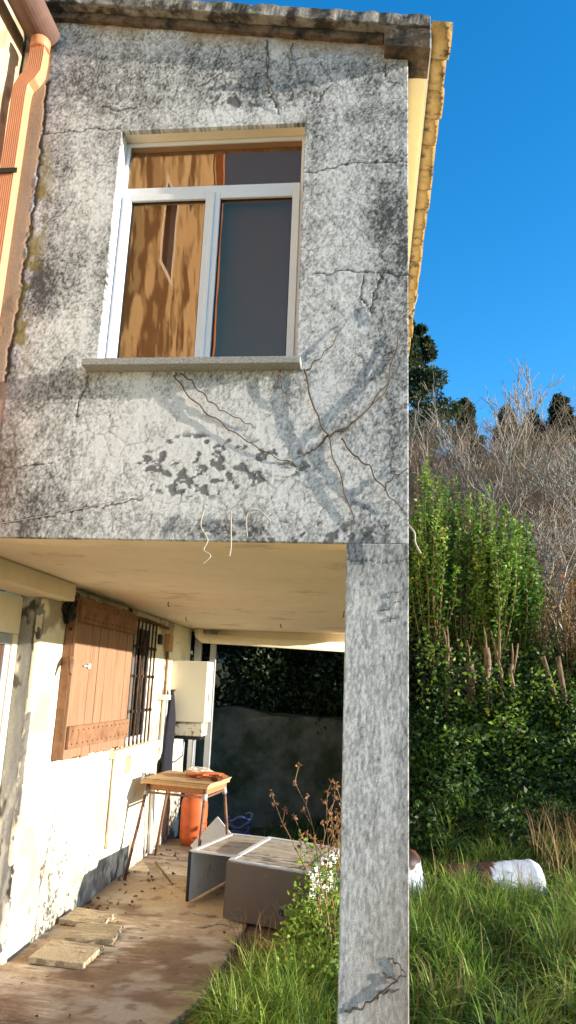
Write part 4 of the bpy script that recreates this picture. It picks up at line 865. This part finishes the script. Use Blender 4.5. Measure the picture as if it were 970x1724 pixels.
TRK = {hd[0][3]: [(.28, -.1, .025, 2.2, .02)], hd[1][3]: [(.14, -.38, .033, 2.42, .03)], hd[2][3]: [(.06, -.62, .06, 2.38, -.05), (.23, -.58, .052, 2.42, .02)],
       hd[3][3]: [(.12, -.42, .035, 2.3, .02), (.07, -.42, .022, 2.45, -.12)], hd[4][3]: [(.08, -.35, .03, 1.9, -.03)]}
for (x, y, h, lb) in hd:
    zb = float(bank(x, y))
    t, inv = shoot_shrub('privet_shrub', lb, (x, y, zb), 60, h, .42, PRV, .075, 'upright privet hedge', 1.15, 90)
    tr = MB()
    for (dx, dy, r, z1, lx) in TRK[lb]:
        z0 = float(bank(x+dx, y+dy))-.15; z1 += random.uniform(-.08, .08)
        kn = 12; pts = [(x+dx+lx*q/kn+.016*math.sin(q*1.3+dx*30), y+dy+.012*math.cos(q*1.7), z0+(z1-z0)*q/kn) for q in range(kn+1)]
        tr.tube(pts, [r*(1.25-.4*q/kn)*random.uniform(.82, 1.15) for q in range(kn+1)], 9)
        for b_ in range(random.choice((1, 2, 2))):
            an = random.uniform(-.12, .12); tr.tube([(x+dx+lx*.9+an*.1, y+dy, z1-.12), (x+dx+lx+an*.6, y+dy+.02, z1+.1+random.uniform(0, .1)), (x+dx+lx+an, y+dy+.12, z1+.3)], [.018, .014, .009], 6)
    under(tr.build('trunk', M['bark'], t, smooth=True), inv)
# reddish shrub and long leaning trunks to the right
x, y = 2.75, 7.8; zb = float(bank(x, y))
t, inv = shoot_shrub('red_shrub', 'reddish brown twiggy shrub at the right edge above brambles', (x, y, zb), 55, 2.6, .6, [(.20, .055, .02), (.10, .11, .025), (.30, .09, .02)], .06, None, .8, 34)
tr = MB()
for dx, lx in ((-.33, -.10), (-.22, .0)): tr.tube([(x+dx+.12, y-.52, zb-.45), (x+dx+.03, y-.50, zb+.3), (x+dx+lx-.03, y-.46, zb+.95)], [.042, .038, .033], 9)
under(tr.build('trunk', M['bark'], t, smooth=True), inv)
# --- bare trees on the hillside
def bare(name, label, base, h, r0, cols, group, depth=5, seed=1, up=.35, spread=.75, first=4, cat='tree', rmin=.0045):
    rr = random.Random(seed); P0 = []; P1 = []; R0 = []; R1 = []
    def grow(p, d, L, r, k):
        nseg = 3
        for i in range(nseg):
            q = p+d*(L/nseg); r2 = r*.86; P0.append(p); P1.append(q); R0.append(r); R1.append(r2); p = q; r = r2
            d = (d+Vector((rr.uniform(-.22, .22), rr.uniform(-.22, .22), rr.uniform(-.05, .15)))).normalized()
            if k > 0 and i > 0 and rr.random() < .75: branch(p, d, L, r, k)
        if k > 0:
            for _ in range(2): branch(p, d, L, r, k)
    def branch(p, d, L, r, k):
        ax = Vector((rr.uniform(-1, 1), rr.uniform(-1, 1), rr.uniform(-.3, .3))).normalized()
        e = (d+ax*spread+Vector((0, 0, up*.5))).normalized(); grow(p, e, L*rr.uniform(.55, .82), max(r*.62, rmin), k-1)
    b = Vector(base)
    for _ in range(first):
        d = Vector((rr.uniform(-.5, .5), rr.uniform(-.5, .5), 1)).normalized(); grow(b+Vector((rr.uniform(-.1, .1), rr.uniform(-.1, .1), -.1)), d, h*rr.uniform(.25, .36), r0*rr.uniform(.7, 1), depth)
    t = thing(name, label, cat, base, 0, group); inv = Matrix.Translation(-b); R0 = np.array(R0); big = R0 > r0*.45
    P0 = np.array([tuple(q) for q in P0]); P1 = np.array([tuple(q) for q in P1]); R1 = np.array(R1); C = pick(cols, len(R0), .25)
    V, F, C_ = segs(P0[big], P1[big], R0[big], R1[big], C[big], 6); under(npmesh('trunk', V, F, M['twig'], t, C_), inv)
    V, F, C_ = segs(P0[~big], P1[~big], R0[~big], R1[~big], C[~big], 3); under(npmesh('twigs', V, F, M['twig'], t, C_), inv)
TAN = [(.25, .18, .12), (.30, .225, .155), (.20, .135, .09)]; RED = [(.27, .15, .09), (.33, .20, .13)]; GRY = [(.32, .28, .225), (.25, .215, .17)]
kk = 0
for row, (yy, n_, hh, x0, x1) in enumerate([(11.5, 6, 3.6, 1.0, 5.0), (14, 7, 4.3, .9, 6.2), (17, 7, 4.5, .9, 7.6), (20.5, 7, 4.9, 1.0, 9)]):
    for i in range(n_):
        x = x0+(x1-x0)*(i+.5)/n_+random.uniform(-.25, .25); y = yy+random.uniform(-.8, .8); kk += 1
        row_n = ('first', 'second', 'third', 'last')[row]
        bare('bare_shrub', '%s bare tan bush from the left in the %s row up the hillside' % (('first', 'second', 'third', 'fourth', 'fifth', 'sixth', 'seventh')[i], row_n), (x, y, float(bank(x, y))), hh*random.uniform(.85, 1.15), .035, RED if (i < 2 and row < 3) else TAN, 'bare bushes on the hillside', 4, 100+kk, .3, .8, 4, 'bush')
bare('bare_tree', 'tall pale bare tree reaching above the skyline at the right edge', (4.15, 11.6, float(bank(4.15, 11.6))), 7.0, .075, GRY, 'bare trees', 5, 3, .6, .5, 2, rmin=.008)
bare('bare_tree', 'leaning grey bare tree in front of the tan bushes', (3.6, 10.6, float(bank(3.6, 10.6))), 5.0, .06, GRY, 'bare trees', 5, 8, .3, .8, 2, rmin=.008)
# hillside scrub fill
n = 52000; x = rng.uniform(-.5, 14, n); y = rng.uniform(9, 31, n); P = np.stack([x, y, bank(x, y)], 1)
V, F, C = blades(P, rng.uniform(.4, 1.5, n), rng.uniform(.1, 1.1, n), rng.uniform(.008, .018, n), pick([(.24, .165, .10), (.18, .115, .07), (.12, .11, .05), (.30, .22, .13)], n)); tag(npmesh('hillside_scrub', V, F, M['grass'], None, C), 'dense brown scrub covering the hillside', 'scrub', kind='stuff')
# --- evergreen trees on the skyline
def ever(name, label, base, h, r, n, lf, cols, group, cone=False, seed=0):
    rr = random.Random(seed); t = thing(name, label, 'tree', base, 0, group); inv = Matrix.Translation(-Vector(base)); bx, by, bz = base
    tm = MB().tube([(bx, by, bz-.3), (bx+.1, by, bz+h*.5), (bx, by, bz+h*.97)], [.16, .10, .02], 8); cen = []
    m = 34
    for i in range(m):
        u = (i+.5)/m; z = bz+h*(.18+.80*u); wd = r*(1.05-u)**.7 if cone else r*(.55+.6*math.sin(math.pi*min(1, u*1.05)))*(1.1-.55*u)
        a = i*2.4+rr.uniform(-.4, .4); q = wd*rr.uniform(.45, .95); c = (bx+q*math.cos(a), by+q*math.sin(a), z)
        s_ = max(.18, wd*rr.uniform(.28, .48)); cen.append((*c, s_, s_, s_*rr.uniform(.6, 1.1))); tm.tube([(bx+.05, by, z-.25), c], [.03, .01], 5)
    under(tm.build('trunk', M['barkd'], t), inv); crown('crown', t, inv, cen, n, lf, cols, .35, .15)
OLV = [(.045, .065, .025), (.06, .08, .03), (.03, .045, .02)]
ever('eucalyptus_tree', 'tall dark eucalyptus rising beside the house corner', (1.55, 24, float(bank(1.55, 24))), 7.7, 1.45, 16000, .20, OLV, None, False, 3)
for i, (x, y, h, r, lb) in enumerate([(4.0, 27, 5.0, .9, 'leftmost small dark conifer on the skyline'), (6.0, 28, 4.6, .9, 'small dark conifer on the skyline left of the gap'), (7.3, 29, 4.2, .8, 'lowest dark conifer on the skyline'), (8.6, 29, 5.0, 1.3, 'broad dark conifer on the skyline behind the bare tree'), (10.3, 29, 5.6, 1.4, 'dark conifer on the skyline at the right edge')]):
    ever('conifer_tree', lb, (x, y, float(bank(x, y))), h-1.3, r, 8000, .17, DGREEN+OLV+OLV, 'skyline conifers', True, 20+i)
